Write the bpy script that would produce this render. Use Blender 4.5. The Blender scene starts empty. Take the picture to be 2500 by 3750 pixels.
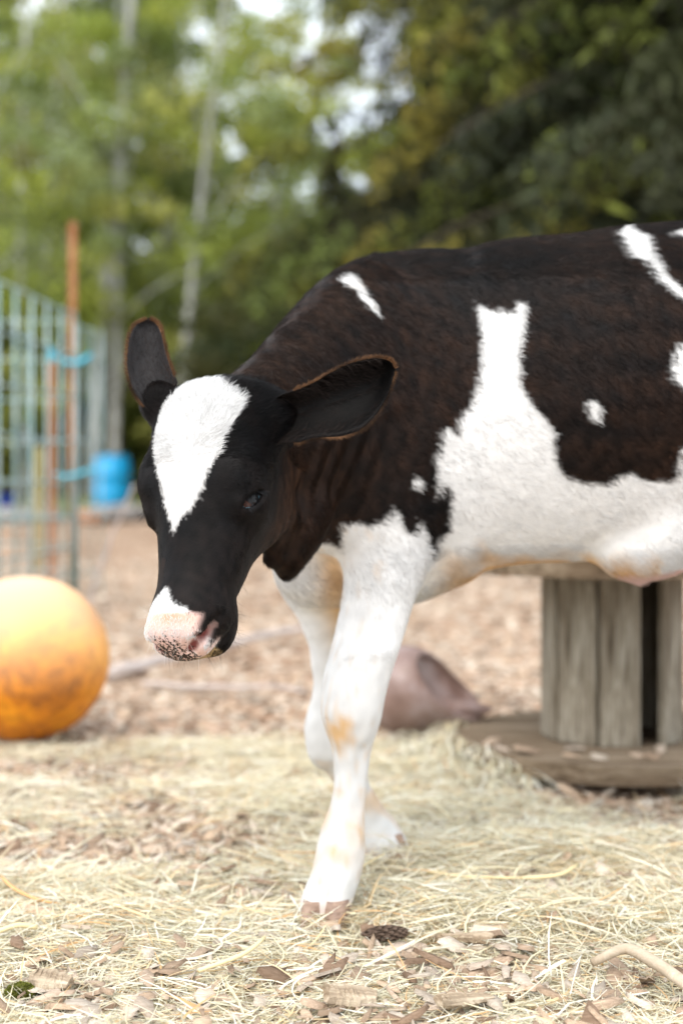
import bpy, math, random, os
import numpy as np
from mathutils import Vector, Matrix
R = math.radians
random.seed(7)
RNG = np.random.default_rng(11)

# ------------------------------------------------------------------ camera, sky, sun, exposure
SC = bpy.context.scene
COL = SC.collection
EYE = 0.544                                   # lens height above the ground, metres
FPX = 5208.0                                  # focal length in pixels of a 2500 x 3750 frame (50 mm)
HORIZON = 1750.0
cd = bpy.data.cameras.new('camera')
cam = bpy.data.objects.new('camera', cd)
COL.objects.link(cam)
SC.camera = cam
cam.location = (0, 0, EYE)
cam.rotation_euler = (R(90), 0, 0)
cd.lens = 50.0
cd.sensor_width = 36.0
cd.sensor_fit = 'AUTO'
cd.shift_y = (HORIZON - 1875.0) / 3750.0
cd.clip_start = 0.05
cd.clip_end = 400.0
cd.dof.use_dof = True
cd.dof.focus_distance = 1.50
cd.dof.aperture_fstop = 2.7

world = bpy.data.worlds.new('World')
SC.world = world
world.use_nodes = True
SUN_ELEV, SUN_AZ = R(52), R(205)              # azimuth clockwise from +Y
wn = world.node_tree.nodes
sky = wn.new('ShaderNodeTexSky')
sky.sky_type = 'NISHITA'
sky.sun_disc = False
sky.sun_elevation = SUN_ELEV
sky.sun_rotation = SUN_AZ
sky.air_density = 1.0
sky.dust_density = 4.0
sky.ozone_density = 1.0
wn['Background'].inputs['Strength'].default_value = 0.15
# a thin even cloud cover whitens the whole sky
clo = wn.new('ShaderNodeTexNoise'); clo.inputs['Scale'].default_value = 2.2; clo.inputs['Detail'].default_value = 5
clr = wn.new('ShaderNodeMapRange'); clr.inputs['From Min'].default_value = .3; clr.inputs['From Max'].default_value = .7
clr.inputs['To Min'].default_value = .62; clr.inputs['To Max'].default_value = .92
mixw = wn.new('ShaderNodeMix'); mixw.data_type = 'RGBA'
mixw.inputs[7].default_value = (6.6, 7.0, 7.3, 1)
wl = world.node_tree.links
wl.new(clo.outputs['Fac'], clr.inputs['Value']); wl.new(clr.outputs[0], mixw.inputs[0])
wl.new(sky.outputs['Color'], mixw.inputs[6]); wl.new(mixw.outputs[2], wn['Background'].inputs['Color'])
sd = bpy.data.lights.new('sun', 'SUN')
sd.energy = 1.2
sd.angle = R(40)
sd.color = (1.0, 0.93, 0.84)
sun = bpy.data.objects.new('sun', sd)
COL.objects.link(sun)
sdir = Vector((math.cos(SUN_ELEV) * math.sin(SUN_AZ), math.cos(SUN_ELEV) * math.cos(SUN_AZ), math.sin(SUN_ELEV)))
sun.rotation_euler = sdir.to_track_quat('Z', 'Y').to_euler()
sun.location = (0, 0, 12)

SC.view_settings.view_transform = 'Standard'
SC.view_settings.look = 'None'
SC.view_settings.gamma = 1.0
SC.view_settings.exposure = 1.08
SC.view_settings.use_curve_mapping = False
SC.render.engine = 'CYCLES'
SC.cycles.use_denoising = True
SC.cycles.max_bounces = 8
SC.cycles.diffuse_bounces = 4
SC.cycles.transparent_max_bounces = 8
SC.cycles.sample_clamp_indirect = 6.0
SC.cycles_curves.shape = 'RIBBONS'


def at(px, py, Y):
    """world point that stands at depth Y on the line through a photograph pixel"""
    return Vector(((px - 1250.0) / FPX * Y, Y, EYE - (py - HORIZON) / FPX * Y))


def atv(px, py, Y):
    px, py, Y = np.asarray(px, float), np.asarray(py, float), np.asarray(Y, float)
    return (px - 1250.0) / FPX * Y, EYE - (py - HORIZON) / FPX * Y

# ------------------------------------------------------------------ helpers


def tag(o, label=None, cat=None, group=None, kind=None):
    if label: o['label'] = label
    if cat: o['category'] = cat
    if group: o['group'] = group
    if kind: o['kind'] = kind
    return o


def link(name, data, parent=None):
    o = bpy.data.objects.new(name, data)
    COL.objects.link(o)
    if parent is not None:
        o.parent = parent
    return o


def empty(name, loc=(0, 0, 0), rz=0.0):
    o = bpy.data.objects.new(name, None)
    COL.objects.link(o)
    o.empty_display_size = 0.05
    o.location = loc
    o.rotation_euler = (0, 0, rz)
    return o


def mesh_from(name, V, F, mats=(), smooth=True):
    """V: (n,3) array; F: (m,3|4) int array or list of polygons"""
    me = bpy.data.meshes.new(name)
    V = np.asarray(V, np.float32)
    if isinstance(F, np.ndarray) and F.ndim == 2:
        k = F.shape[1]
        me.vertices.add(len(V))
        me.vertices.foreach_set('co', V.ravel())
        me.loops.add(F.size)
        me.loops.foreach_set('vertex_index', F.astype(np.int32).ravel())
        me.polygons.add(len(F))
        me.polygons.foreach_set('loop_start', np.arange(0, F.size, k, dtype=np.int32))
        me.update(calc_edges=True)
    else:
        me.from_pydata([tuple(v) for v in V], [], [tuple(f) for f in F])
        me.update()
    if smooth:
        me.polygons.foreach_set('use_smooth', np.ones(len(me.polygons), bool))
    for m in mats:
        me.materials.append(m)
    return me


def obj(name, V, F, mat, parent=None, smooth=True):
    return link(name, mesh_from(name, V, F, [mat], smooth), parent)


def set_col(me, col, name='col', domain='POINT'):
    a = me.attributes.new(name, 'FLOAT_COLOR', domain)
    c = np.ones((len(col), 4), np.float32)
    c[:, :3] = col
    a.data.foreach_set('color', c.ravel())


def hermite(xs, ys, q):
    """smooth interpolation through stations (no overshoot to speak of)"""
    xs = np.asarray(xs, float); ys = np.asarray(ys, float)
    d = np.diff(ys) / np.diff(xs)
    m = np.zeros(len(xs))
    m[0], m[-1] = d[0], d[-1]
    for i in range(1, len(xs) - 1):
        m[i] = 0.0 if d[i - 1] * d[i] <= 0 else 2 * d[i - 1] * d[i] / (d[i - 1] + d[i])
    q = np.clip(q, xs[0], xs[-1])
    i = np.clip(np.searchsorted(xs, q) - 1, 0, len(xs) - 2)
    h = xs[i + 1] - xs[i]
    t = (q - xs[i]) / h
    return ((2 * t**3 - 3 * t**2 + 1) * ys[i] + (t**3 - 2 * t**2 + t) * h * m[i]
            + (-2 * t**3 + 3 * t**2) * ys[i + 1] + (t**3 - t**2) * h * m[i + 1])


_nd = np.random.default_rng(5)
_ND = [(_nd.normal(size=(10, 3)), _nd.uniform(0, 6.28, 10)) for _ in range(6)]


def wob(P, scale, k=0):
    """cheap smooth noise, about -1..1"""
    D, ph = _ND[k % 6]
    D = D / np.linalg.norm(D, axis=1, keepdims=True)
    s = (np.asarray(P, float) / scale) @ D.T * 3.0
    w = 1.0 + 0.6 * np.arange(10) / 10
    return np.sin(s * w + ph).sum(1) / 3.2


def tube(path, rad, n=8, cap=True):
    """vertices and quads of a tube along a polyline with a radius per point"""
    path = np.asarray(path, float)
    rad = np.broadcast_to(np.asarray(rad, float), (len(path),))
    T = np.gradient(path, axis=0)
    T /= np.linalg.norm(T, axis=1, keepdims=True) + 1e-12
    up = np.array([0, 0, 1.0]) if abs(T[0][2]) < 0.9 else np.array([1.0, 0, 0])
    V = []; N = np.cross(T[0], up); N /= np.linalg.norm(N)
    for i in range(len(path)):
        N = N - T[i] * (N @ T[i]); N /= np.linalg.norm(N)
        B = np.cross(T[i], N)
        for k in range(n):
            a = 2 * math.pi * k / n
            V.append(path[i] + rad[i] * (math.cos(a) * N + math.sin(a) * B))
    F = []
    for i in range(len(path) - 1):
        for k in range(n):
            F.append((i * n + k, i * n + (k + 1) % n, (i + 1) * n + (k + 1) % n, (i + 1) * n + k))
    if cap:
        F.append(tuple(range(n))[::-1]); F.append(tuple((len(path) - 1) * n + k for k in range(n)))
    return np.array(V), F


def merge(parts):
    V = []; F = []; o = 0
    for v, f in parts:
        V.append(np.asarray(v, float)); F += [tuple(int(i) + o for i in q) for q in f]; o += len(v)
    return np.concatenate(V), F


def lathe(prof, n=32):
    """profile [(r, z)] turned round z"""
    V = []; F = []
    for r, z in prof:
        for k in range(n):
            a = 2 * math.pi * k / n
            V.append((r * math.cos(a), r * math.sin(a), z))
    for i in range(len(prof) - 1):
        for k in range(n):
            F.append((i * n + k, i * n + (k + 1) % n, (i + 1) * n + (k + 1) % n, (i + 1) * n + k))
    F.append(tuple(range(n))[::-1]); F.append(tuple((len(prof) - 1) * n + k for k in range(n)))
    return np.array(V), F


def box(c, s, bev=0.0):
    x, y, z = np.asarray(s, float) / 2
    b = min(bev, x * .9, y * .9, z * .9)
    if b <= 0:
        V = np.array([(i * x, j * y, k * z) for i in (-1, 1) for j in (-1, 1) for k in (-1, 1)]) + c
        F = [(0, 1, 3, 2), (4, 6, 7, 5), (0, 4, 5, 1), (2, 3, 7, 6), (0, 2, 6, 4), (1, 5, 7, 3)]
        return V, F
    V = []
    for k, (zz, ins) in enumerate([(-z, b), (-z + b, 0), (z - b, 0), (z, b)]):
        xx, yy = x - ins, y - ins
        for (u, v) in [(-xx + b, -yy), (xx - b, -yy), (xx, -yy + b), (xx, yy - b), (xx - b, yy), (-xx + b, yy), (-xx, yy - b), (-xx, -yy + b)]:
            V.append((u, v, zz))
    F = []
    for i in range(3):
        for k in range(8):
            F.append((i * 8 + k, i * 8 + (k + 1) % 8, (i + 1) * 8 + (k + 1) % 8, (i + 1) * 8 + k))
    F.append(tuple(range(8))[::-1]); F.append(tuple(24 + k for k in range(8)))
    return np.array(V) + c, F


class NT:
    """small node-material builder"""
    def __init__(s, name, rough=0.7, spec=0.3):
        s.m = bpy.data.materials.new(name); s.m.use_nodes = True
        s.t = s.m.node_tree; s.n = s.t.nodes; s.b = s.n['Principled BSDF']
        s.b.inputs['Roughness'].default_value = rough
        s.b.inputs['Specular IOR Level'].default_value = spec

    def new(s, typ, **kw):
        nd = s.n.new(typ)
        for k, v in kw.items():
            if k in nd.inputs: nd.inputs[k].default_value = v
            else: setattr(nd, k, v)
        return nd

    def l(s, a, b): s.t.links.new(a, b)

    def coord(s, scale=(1, 1, 1), kind='Object'):
        tc = s.new('ShaderNodeTexCoord'); mp = s.new('ShaderNodeMapping')
        mp.inputs['Scale'].default_value = scale
        s.l(tc.outputs[kind], mp.inputs['Vector'])
        return mp.outputs['Vector']

    def noise(s, vec, scale, detail=5.0, rough=0.6, dist=0.0):
        nd = s.new('ShaderNodeTexNoise')
        nd.inputs['Scale'].default_value = scale; nd.inputs['Detail'].default_value = detail
        nd.inputs['Roughness'].default_value = rough; nd.inputs['Distortion'].default_value = dist
        if vec is not None: s.l(vec, nd.inputs['Vector'])
        return nd.outputs['Fac']

    def ramp(s, fac, stops):
        r = s.new('ShaderNodeValToRGB'); e = r.color_ramp.elements
        while len(e) < len(stops): e.new(0.5)
        for i, (p, c) in enumerate(stops):
            e[i].position = p; e[i].color = (*c, 1.0) if len(c) == 3 else c
        s.l(fac, r.inputs['Fac'])
        return r.outputs['Color']

    def mix(s, fac, a, b, mode='MIX'):
        m = s.new('ShaderNodeMix', data_type='RGBA', blend_type=mode)
        for sock, val in ((m.inputs[0], fac), (m.inputs[6], a), (m.inputs[7], b)):
            if hasattr(val, 'is_output') or hasattr(val, 'links'): s.l(val, sock)
            else: sock.default_value = val if not isinstance(val, tuple) else (*val, 1.0)[:4]
        return m.outputs[2]

    def bump(s, h, strength=0.4, dist=0.01):
        b = s.new('ShaderNodeBump'); b.inputs['Strength'].default_value = strength
        b.inputs['Distance'].default_value = dist
        s.l(h, b.inputs['Height']); s.l(b.outputs['Normal'], s.b.inputs['Normal'])

    def attr(s, name='col'):
        a = s.new('ShaderNodeAttribute'); a.attribute_name = name
        return a

    def color(s, c):
        if isinstance(c, tuple): s.b.inputs['Base Color'].default_value = (*c, 1.0)[:4]
        else: s.l(c, s.b.inputs['Base Color'])
        return s

# ------------------------------------------------------------------ ground


def ground_z(x, y):
    P = np.stack([np.asarray(x, float), np.asarray(y, float), np.zeros_like(np.asarray(x, float))], -1)
    shp = P.shape[:-1]; P = P.reshape(-1, 3)
    z = .007 * wob(P, .35, 1) + .004 * wob(P, .12, 2) - .004
    far = np.clip((P[:, 1] - 4) / 6, 0, 1)
    z = z * (1 - .5 * far) + far * .02 * wob(P, 2.5, 3)
    foot = np.exp(-((P[:, 0] + .02)**2 + (P[:, 1] - 1.745)**2) / .006) + np.exp(-((P[:, 0] - .08)**2 + (P[:, 1] - 1.96)**2) / .006)
    return (z * (1 - np.clip(foot, 0, 1)) - .002).reshape(shp)


ys = np.concatenate([np.linspace(-4, 1.0, 12), np.arange(1.06, 4.0, .03), 4.0 * 1.045 ** np.arange(0, 90)])
us = np.linspace(-1, 1, 150)
gx = us[None, :] * (1.3 + .9 * np.clip(ys[:, None], 0, None)); gy = np.repeat(ys[:, None], len(us), 1)
GVs = np.stack([gx, gy, ground_z(gx, gy)], -1).reshape(-1, 3)
ii, jj = np.meshgrid(np.arange(len(ys) - 1), np.arange(len(us) - 1), indexing='ij')
b = (ii * len(us) + jj).ravel(); GF = np.stack([b, b + 1, b + 1 + len(us), b + len(us)], 1)
gm = NT('mulch_ground', .95, .1)
oc_ = gm.coord((1, 1, 1))
vor = gm.new('ShaderNodeTexVoronoi'); vor.inputs['Scale'].default_value = 26; vor.inputs['Randomness'].default_value = 1
gm.l(oc_, vor.inputs['Vector'])
spv = gm.new('ShaderNodeSeparateColor'); gm.l(vor.outputs['Color'], spv.inputs[0])
chipc = gm.ramp(spv.outputs[0], [(0, (.15, .095, .065)), (.3, (.36, .25, .175)), (.6, (.50, .365, .265)), (1, (.62, .50, .40))])
n1 = gm.noise(oc_, 1.3, 6, .65)
patch = gm.ramp(n1, [(.38, (.60, .52, .46)), (.62, (1, 1, 1))])
c1 = gm.mix(1.0, chipc, patch, 'MULTIPLY')
gm.color(c1)
gm.bump(spv.outputs[0], .8, .02)
ground = obj('ground', GVs, GF, gm.m); tag(ground, kind='structure')

# ---- wood-chip litter that nobody could count, and the larger chips one by one
chipm = NT('wood_chip', .9, .15)
cvec = chipm.coord((14, 14, 14))
grain = chipm.noise(chipm.coord((25, 160, 160)), 3.0, 6, .7, .4)
chipm.color(chipm.mix(1.0, chipm.attr('col').outputs['Color'], chipm.ramp(grain, [(.3, (.62, .57, .52)), (.6, (1.05, 1.03, 1.0))]), 'MULTIPLY'))
chipm.bump(grain, .6, .003)


def chip_mesh(rng, n=7, L=1.0, W=.5, T=.10):
    """a flat splintered slab: outline of n points, two faces, crooked"""
    a = np.sort(rng.uniform(0, 2 * math.pi, n)); a = np.linspace(0, 2 * math.pi, n, endpoint=False) + rng.uniform(-.42, .42, n)
    r = rng.uniform(.50, 1.25, n)
    x = np.cos(a) * r * L / 2; y = np.sin(a) * r * W / 2
    tilt = rng.uniform(-.15, .15, 2)
    z = x * tilt[0] + y * tilt[1] + rng.uniform(-.2, .2, n) * T
    top = np.stack([x * .88, y * .88, z + T / 2 * rng.uniform(.6, 1.2, n)], 1); bot = np.stack([x, y, z - T / 2], 1)
    V = np.concatenate([top, bot, [[0, 0, top[:, 2].mean() * 1.1]]])
    F = [(i, (i + 1) % n, 2 * n) for i in range(n)] + [(i + n, (i + 1) % n + n, (i + 1) % n) for i in range(n)] + [(i + n, (i + 1) % n, i) for i in range(n)]
    return V, np.array(F)


CHIPCOL = np.array([(.54, .43, .34), (.46, .35, .265), (.58, .49, .41), (.38, .285, .21), (.48, .42, .36), (.25, .175, .125), (.56, .43, .32), (.62, .55, .47)])
rng = np.random.default_rng(21)
protos = [chip_mesh(rng, int(rng.integers(5, 9)), 1, rng.uniform(.16, .55), rng.uniform(.06, .14)) for _ in range(24)]
VV_, FF_, CC_ = [], [], []; off = 0
NCH = 27500
yy = 1.15 * (9.0 / 1.15) ** (rng.random(NCH) ** .85)
yy[26000:] = rng.uniform(1.3, 2.1, 1500)
xx = rng.uniform(-1, 1, NCH) * (.12 + .30 * yy)
gz = ground_z(xx, yy); gz[26000:] += rng.uniform(.002, .016, 1500)
for i in range(NCH):
    v, f = protos[i % 24]
    s = rng.uniform(.010, .052) * (1 + .12 * max(0, yy[i] - 3)) * (.7 + .6 * rng.random())
    a = rng.uniform(0, 6.28); ta, tb = rng.normal(0, .28, 2)
    ca_, sa_ = math.cos(a), math.sin(a)
    x = v[:, 0] * s; y = v[:, 1] * s; z = v[:, 2] * s + x * ta + y * tb
    VV_.append(np.stack([x * ca_ - y * sa_ + xx[i], x * sa_ + y * ca_ + yy[i], z + gz[i] + rng.uniform(.0, .006)], 1))
    FF_.append(f + off); off += len(v)
    CC_.append(np.tile(CHIPCOL[rng.integers(8)] * rng.uniform(.75, 1.2), (len(v), 1)))
me = mesh_from('wood_litter', np.concatenate(VV_), np.concatenate(FF_), [chipm.m], smooth=False)
set_col(me, np.concatenate(CC_))
tag(link('wood_litter', me), 'carpet of small brown wood chips covering the ground under and behind the hay', 'wood chips', kind='stuff')

# ---- hay
haym = NT('hay', .62, .35)
haym.color(haym.attr('col').outputs['Color'])
tr_ = haym.new('ShaderNodeBsdfTranslucent'); haym.l(haym.attr('col').outputs['Color'], tr_.inputs['Color'])
mx = haym.new('ShaderNodeMixShader'); mx.inputs[0].default_value = .25
haym.l(haym.b.outputs[0], mx.inputs[1]); haym.l(tr_.outputs[0], mx.inputs[2]); haym.l(mx.outputs[0], haym.n['Material Output'].inputs['Surface'])
HAYCOL = np.array([(.72, .66, .47), (.67, .65, .50), (.80, .765, .64), (.68, .54, .33), (.58, .565, .43), (.82, .80, .70), (.62, .40, .20), (.74, .70, .55)])
HAYP = np.array([.24, .17, .2, .10, .10, .10, .035, .055])


def hay_depth(x, y):
    P = np.stack([x, y, 0 * x], 1)
    d = .74 + .42 * wob(P, .42, 4) + .34 * wob(P, .13, 5)
    far = np.clip((3.02 + .10 * wob(P, .3, 0) - y) / .20, 0, 1)
    near = .66 + .34 * np.clip((y - 1.46) / .22, 0, 1)
    d = d * far * near + .15 * np.exp(-((x + .02)**2 + (y - 1.70)**2) / .012) + .8 * np.exp(-((x - .09)**2 + (y - 1.93)**2) / .010)
    spool = (np.hypot(x - .523, y - 2.75) < .30)
    return np.where(spool, 0, np.clip(d, 0.03 * (y < 3.1), 1.7))


def ribbons(rng, N, ylo, yhi, wmin, wmax, lmin, lmax, nseg=6, lift=1.0):
    M = N * 3
    y = ylo * (yhi / ylo) ** rng.random(M); x = rng.uniform(-1, 1, M) * (.10 + .285 * y)
    keep = rng.random(M) < hay_depth(x, y) / 1.0
    x, y = x[keep][:N], y[keep][:N]; n = len(x); dep = hay_depth(x, y)
    a = rng.uniform(0, 2 * math.pi, n); a = np.where(rng.random(n) < .45, rng.normal(.25, .5, n) + math.pi * (rng.random(n) < .5), a)
    L = rng.uniform(lmin, lmax, n) * rng.uniform(.5, 1, n); w = rng.uniform(wmin, wmax, n)
    h = rng.random(n) ** 1.3 * .026 * dep * lift + .002
    pitch = rng.normal(0, .10, n); pitch = np.where(rng.random(n) < .05, rng.normal(.35, .3, n), pitch)
    P = np.zeros((n, nseg + 1, 3)); d = a.copy(); pt = pitch.copy(); kink = rng.random((n, nseg)) < .10
    x0 = x - np.cos(a) * L / 2; y0 = y - np.sin(a) * L / 2
    P[:, 0] = np.stack([x0, y0, np.zeros(n)], 1)
    cv = rng.normal(0, .16, n)
    for i in range(nseg):
        d = d + cv + kink[:, i] * rng.normal(0, .8, n); pt = pt + rng.normal(0, .07, n)
        st = L / nseg
        P[:, i + 1] = P[:, i] + np.stack([np.cos(d) * np.cos(pt) * st, np.sin(d) * np.cos(pt) * st, np.sin(pt) * st], 1)
    mid = P[:, :, 2].mean(1, keepdims=True)
    gzz = ground_z(P[:, :, 0], P[:, :, 1])
    P[:, :, 2] = np.maximum(P[:, :, 2] - mid + h[:, None] + gzz, gzz + .001)
    T = np.gradient(P, axis=1); T /= np.linalg.norm(T, axis=2, keepdims=True) + 1e-9
    rl = rng.uniform(-1.1, 1.1, n); up = np.stack([-np.sin(a) * np.sin(rl), np.cos(a) * np.sin(rl), np.cos(rl)], 1)[:, None]
    S = np.cross(T, up); S /= np.linalg.norm(S, axis=2, keepdims=True) + 1e-9
    wd = w[:, None, None] * np.interp(np.linspace(0, 1, nseg + 1), [0, .15, .8, 1], [.6, 1, .9, .3])[None, :, None] / 2
    V = np.stack([P - S * wd, P + S * wd], 2).reshape(n, -1, 3)
    k = (nseg + 1) * 2
    q = np.array([(2 * i, 2 * i + 1, 2 * i + 3, 2 * i + 2) for i in range(nseg)])
    F = (q[None] + (np.arange(n) * k)[:, None, None]).reshape(-1, 4)
    c = HAYCOL[rng.choice(8, n, p=HAYP)] * (1.05, 1.03, 1.02) * rng.uniform(.78, 1.15, n)[:, None]
    C = np.repeat(c, k, 0)
    return V.reshape(-1, 3), F, C


rng = np.random.default_rng(4)
sets = [ribbons(rng, 36000, 1.25, 3.2, .0007, .0017, .03, .12), ribbons(rng, 20000, 1.25, 3.2, .0012, .0028, .05, .17),
        ribbons(rng, 62000, 1.25, 2.0, .0005, .0012, .012, .07, 4), ribbons(rng, 420, 1.42, 2.9, .0020, .0034, .08, .20, 7, 1.0)]
V, F, C, off = [], [], [], 0
for v, f, c in sets:
    V.append(v); F.append(f + off); C.append(c); off += len(v)
me = mesh_from('hay', np.concatenate(V), np.concatenate(F), [haym.m], smooth=True)
set_col(me, np.clip(np.concatenate(C), 0, .85))
tag(link('hay', me), 'loose pale straw and hay strewn over the ground round the calf', 'hay', kind='stuff')

# ---- chips large enough to pick out one by one
rng = np.random.default_rng(33)
cp = []
for k in range(9):
    v, f = chip_mesh(rng, 9, 1, rng.uniform(.35, .7), rng.uniform(.10, .18))
    me = mesh_from('wood_chip', v, f, [chipm.m], smooth=False); set_col(me, np.tile(CHIPCOL[[0, 2, 1, 4, 6, 7, 0, 3, 2][k]], (len(v), 1))); cp.append(me)
CHIP_SPOTS = [(370, 3630, 60), (560, 3660, 70), (420, 3420, 55), (455, 3410, 45), (700, 3560, 60), (755, 3580, 85), (870, 3680, 60), (880, 3520, 40), (920, 3360, 60), (700, 3380, 60), (330, 3390, 70),
              (190, 3270, 45), (1090, 3480, 45), (980, 3600, 70), (1120, 3590, 90), (1020, 3650, 80), (600, 3240, 60), (850, 3130, 50), (1500, 3590, 60), (1560, 3620, 70), (1650, 3640, 60),
              (1760, 3700, 90), (1850, 3640, 75), (2080, 3630, 90), (2240, 3660, 60), (2150, 3700, 70), (1930, 3540, 70), (1960, 3590, 60), (1860, 3490, 60), (2120, 3350, 80), (2260, 3240, 90), (2300, 3310, 60),
              (1990, 3190, 70), (2100, 3140, 60), (2180, 3080, 50), (1920, 3390, 45), (1560, 3370, 70), (1600, 3150, 50), (2400, 3150, 70), (2050, 3470, 60), (1480, 3690, 80), (1350, 3710, 70), (1300, 3580, 50),
              (90, 3350, 50), (60, 3480, 60), (240, 3540, 50), (1700, 2730, 60), (1830, 2715, 50), (1760, 2750, 70), (720, 2960, 40), (870, 2880, 50), (1130, 2990, 30)]
ORD = ['first', 'second', 'third', 'fourth', 'fifth', 'sixth', 'seventh', 'eighth', 'ninth', 'tenth', 'eleventh', 'twelfth', 'thirteenth']


def chip_area(px, py):
    if py < 2900: return 'by the spool base'
    if py < 3330: return 'left of the hoof' if px < 1300 else 'right of the hoof'
    if py < 3545: return ('near the left edge' if px < 550 else 'before the hoof') if px < 1250 else 'round the pine cone'
    return ('in the left corner' if px < 650 else 'at bottom centre') if px < 1250 else ('below the pine cone' if px < 1800 else 'in the right corner')


for i, (px, py, sz) in enumerate(CHIP_SPOTS):
    Y = EYE * FPX / (py - HORIZON); p = at(px, py, Y); s = sz * 1.25 / FPX * Y
    o = link('wood_chip', cp[i % 9]); near = py > 2900
    area = chip_area(px, py); mates = sorted(q[0] + q[1] * 1e-4 for q in CHIP_SPOTS if chip_area(q[0], q[1]) == area)
    k_ = mates.index(px + py * 1e-4); nth = ORD[k_] + ' from the left' if k_ else 'leftmost'
    tag(o, f'{("flat", "narrow", "curved")[i % 3]} {("brown", "pale", "dark tan")[[0, 1, 2, 1, 1, 0, 0, 2, 1][i % 9]]} wood chip, {nth} of those {area}', 'wood chip', 'loose wood chips on the hay')
    o.location = (p.x, p.y, float(ground_z(p.x, p.y)) + (.016 if near else .008)); o.scale = (s, s, s)
    o.location.z -= .006 * near
    o.rotation_euler = (rng.normal(0, .22) + .15, rng.normal(0, .2), rng.uniform(0, 6.28))

# ------------------------------------------------------------------ woodland behind


def leaf_mat(name, base, tr=.35, rough=.55):
    m = NT(name, rough, .3)
    c = m.attr('col').outputs['Color']
    m.color(c)
    t = m.new('ShaderNodeBsdfTranslucent'); m.l(c, t.inputs['Color'])
    x = m.new('ShaderNodeMixShader'); x.inputs[0].default_value = tr
    m.l(m.b.outputs[0], x.inputs[1]); m.l(t.outputs[0], x.inputs[2]); m.l(x.outputs[0], m.n['Material Output'].inputs['Surface'])
    return m.m


LEAFM = leaf_mat('broad_leaves', None, .40)
NEEDM = leaf_mat('needles', None, .15, .7)
barkp = NT('pale_bark', .85, .15)
barkp.color(barkp.ramp(barkp.noise(barkp.coord((3, 3, 1)), 6, 5), [(.35, (.25, .245, .22)), (.55, (.45, .46, .44)), (.7, (.60, .61, .59))]))
barkd = NT('dark_bark', .9, .1)
barkd.color(barkd.ramp(barkd.noise(barkd.coord((4, 4, .7)), 7, 5), [(.35, (.05, .038, .028)), (.65, (.13, .105, .085))]))


def leaf_quads(rng, C, size, col):
    n = len(C); a = rng.normal(size=(n, 3)); a /= np.linalg.norm(a, axis=1, keepdims=True)
    b = np.cross(a, rng.normal(size=(n, 3))); b /= np.linalg.norm(b, axis=1, keepdims=True)
    s = size * rng.uniform(.6, 1.3, n)[:, None]
    V = np.stack([C - a * s, C + b * s * .55, C + a * s, C - b * s * .55], 1).reshape(-1, 3)
    F = np.arange(4 * n).reshape(n, 4)
    return V, F, np.repeat(col, 4, 0)


def crown_mesh(name, seed, zlo, zhi, rad, nclump, nleaf, size, cols, shape=1.0, clump_r=(.35, .75)):
    rng = np.random.default_rng(seed)
    t = rng.random(nclump); z = zlo + (zhi - zlo) * t
    prof = np.sin(np.clip(t * .86 + .10, 0, 1) * math.pi) ** .6
    r = rad * prof * np.sqrt(rng.random(nclump)) * shape; a = rng.uniform(0, 6.28, nclump)
    CC = np.stack([r * np.cos(a), r * np.sin(a), z], 1)
    cr = rng.uniform(*clump_r, nclump)
    tone = rng.uniform(.55, 1.25, nclump); ci = rng.integers(0, len(cols), nclump)
    P, K = [], []
    for i in range(nclump):
        n = nleaf; d = rng.normal(size=(n, 3)); d /= np.linalg.norm(d, axis=1, keepdims=True)
        d *= (rng.random(n) ** .45)[:, None] * cr[i] * np.array((1, 1, .65))
        P.append(CC[i] + d); K.append(np.array(cols)[ci[i]][None] * tone[i] * rng.uniform(.7, 1.3, n)[:, None])
    V, F, c = leaf_quads(rng, np.concatenate(P), size, np.concatenate(K))
    me = mesh_from(name, V, F, [LEAFM], smooth=False); set_col(me, c)
    return me, CC


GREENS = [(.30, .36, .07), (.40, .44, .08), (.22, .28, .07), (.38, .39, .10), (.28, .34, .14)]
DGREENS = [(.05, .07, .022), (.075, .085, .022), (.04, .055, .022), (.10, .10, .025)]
crowns = [crown_mesh('crown', 100 + k, 1.4, 9.4, 2.1, 60, 120, .075, GREENS, clump_r=(.35, .8)) for k in range(4)]
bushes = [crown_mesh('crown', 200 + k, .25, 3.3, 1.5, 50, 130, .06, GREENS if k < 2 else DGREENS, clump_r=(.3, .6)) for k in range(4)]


def trunk_mesh(rng, h, r, lean, mat, limbs, CC):
    path = [(0, 0, -.1)]; n = 9
    for i in range(1, n + 1):
        t = i / n; path.append((lean * h * t + .12 * math.sin(3 * t + h) * t, rng.normal(0, .04), h * t))
    parts = [tube(path, np.linspace(r, r * .25, n + 1), 9)]
    pa = np.array(path)
    for c in CC[rng.choice(len(CC), limbs)]:
        if c[2] < 1.5: continue
        z0 = max(1.0, c[2] * .72); b_ = np.array([np.interp(z0, pa[:, 2], pa[:, j]) for j in range(3)])
        m = (b_ + c) / 2 + (0, 0, .15)
        parts.append(tube([b_, m, c], [r * .22, r * .14, r * .06], 5))
    v, f = merge(parts)
    me = mesh_from('trunk', v, f, [mat]); return me


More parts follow.
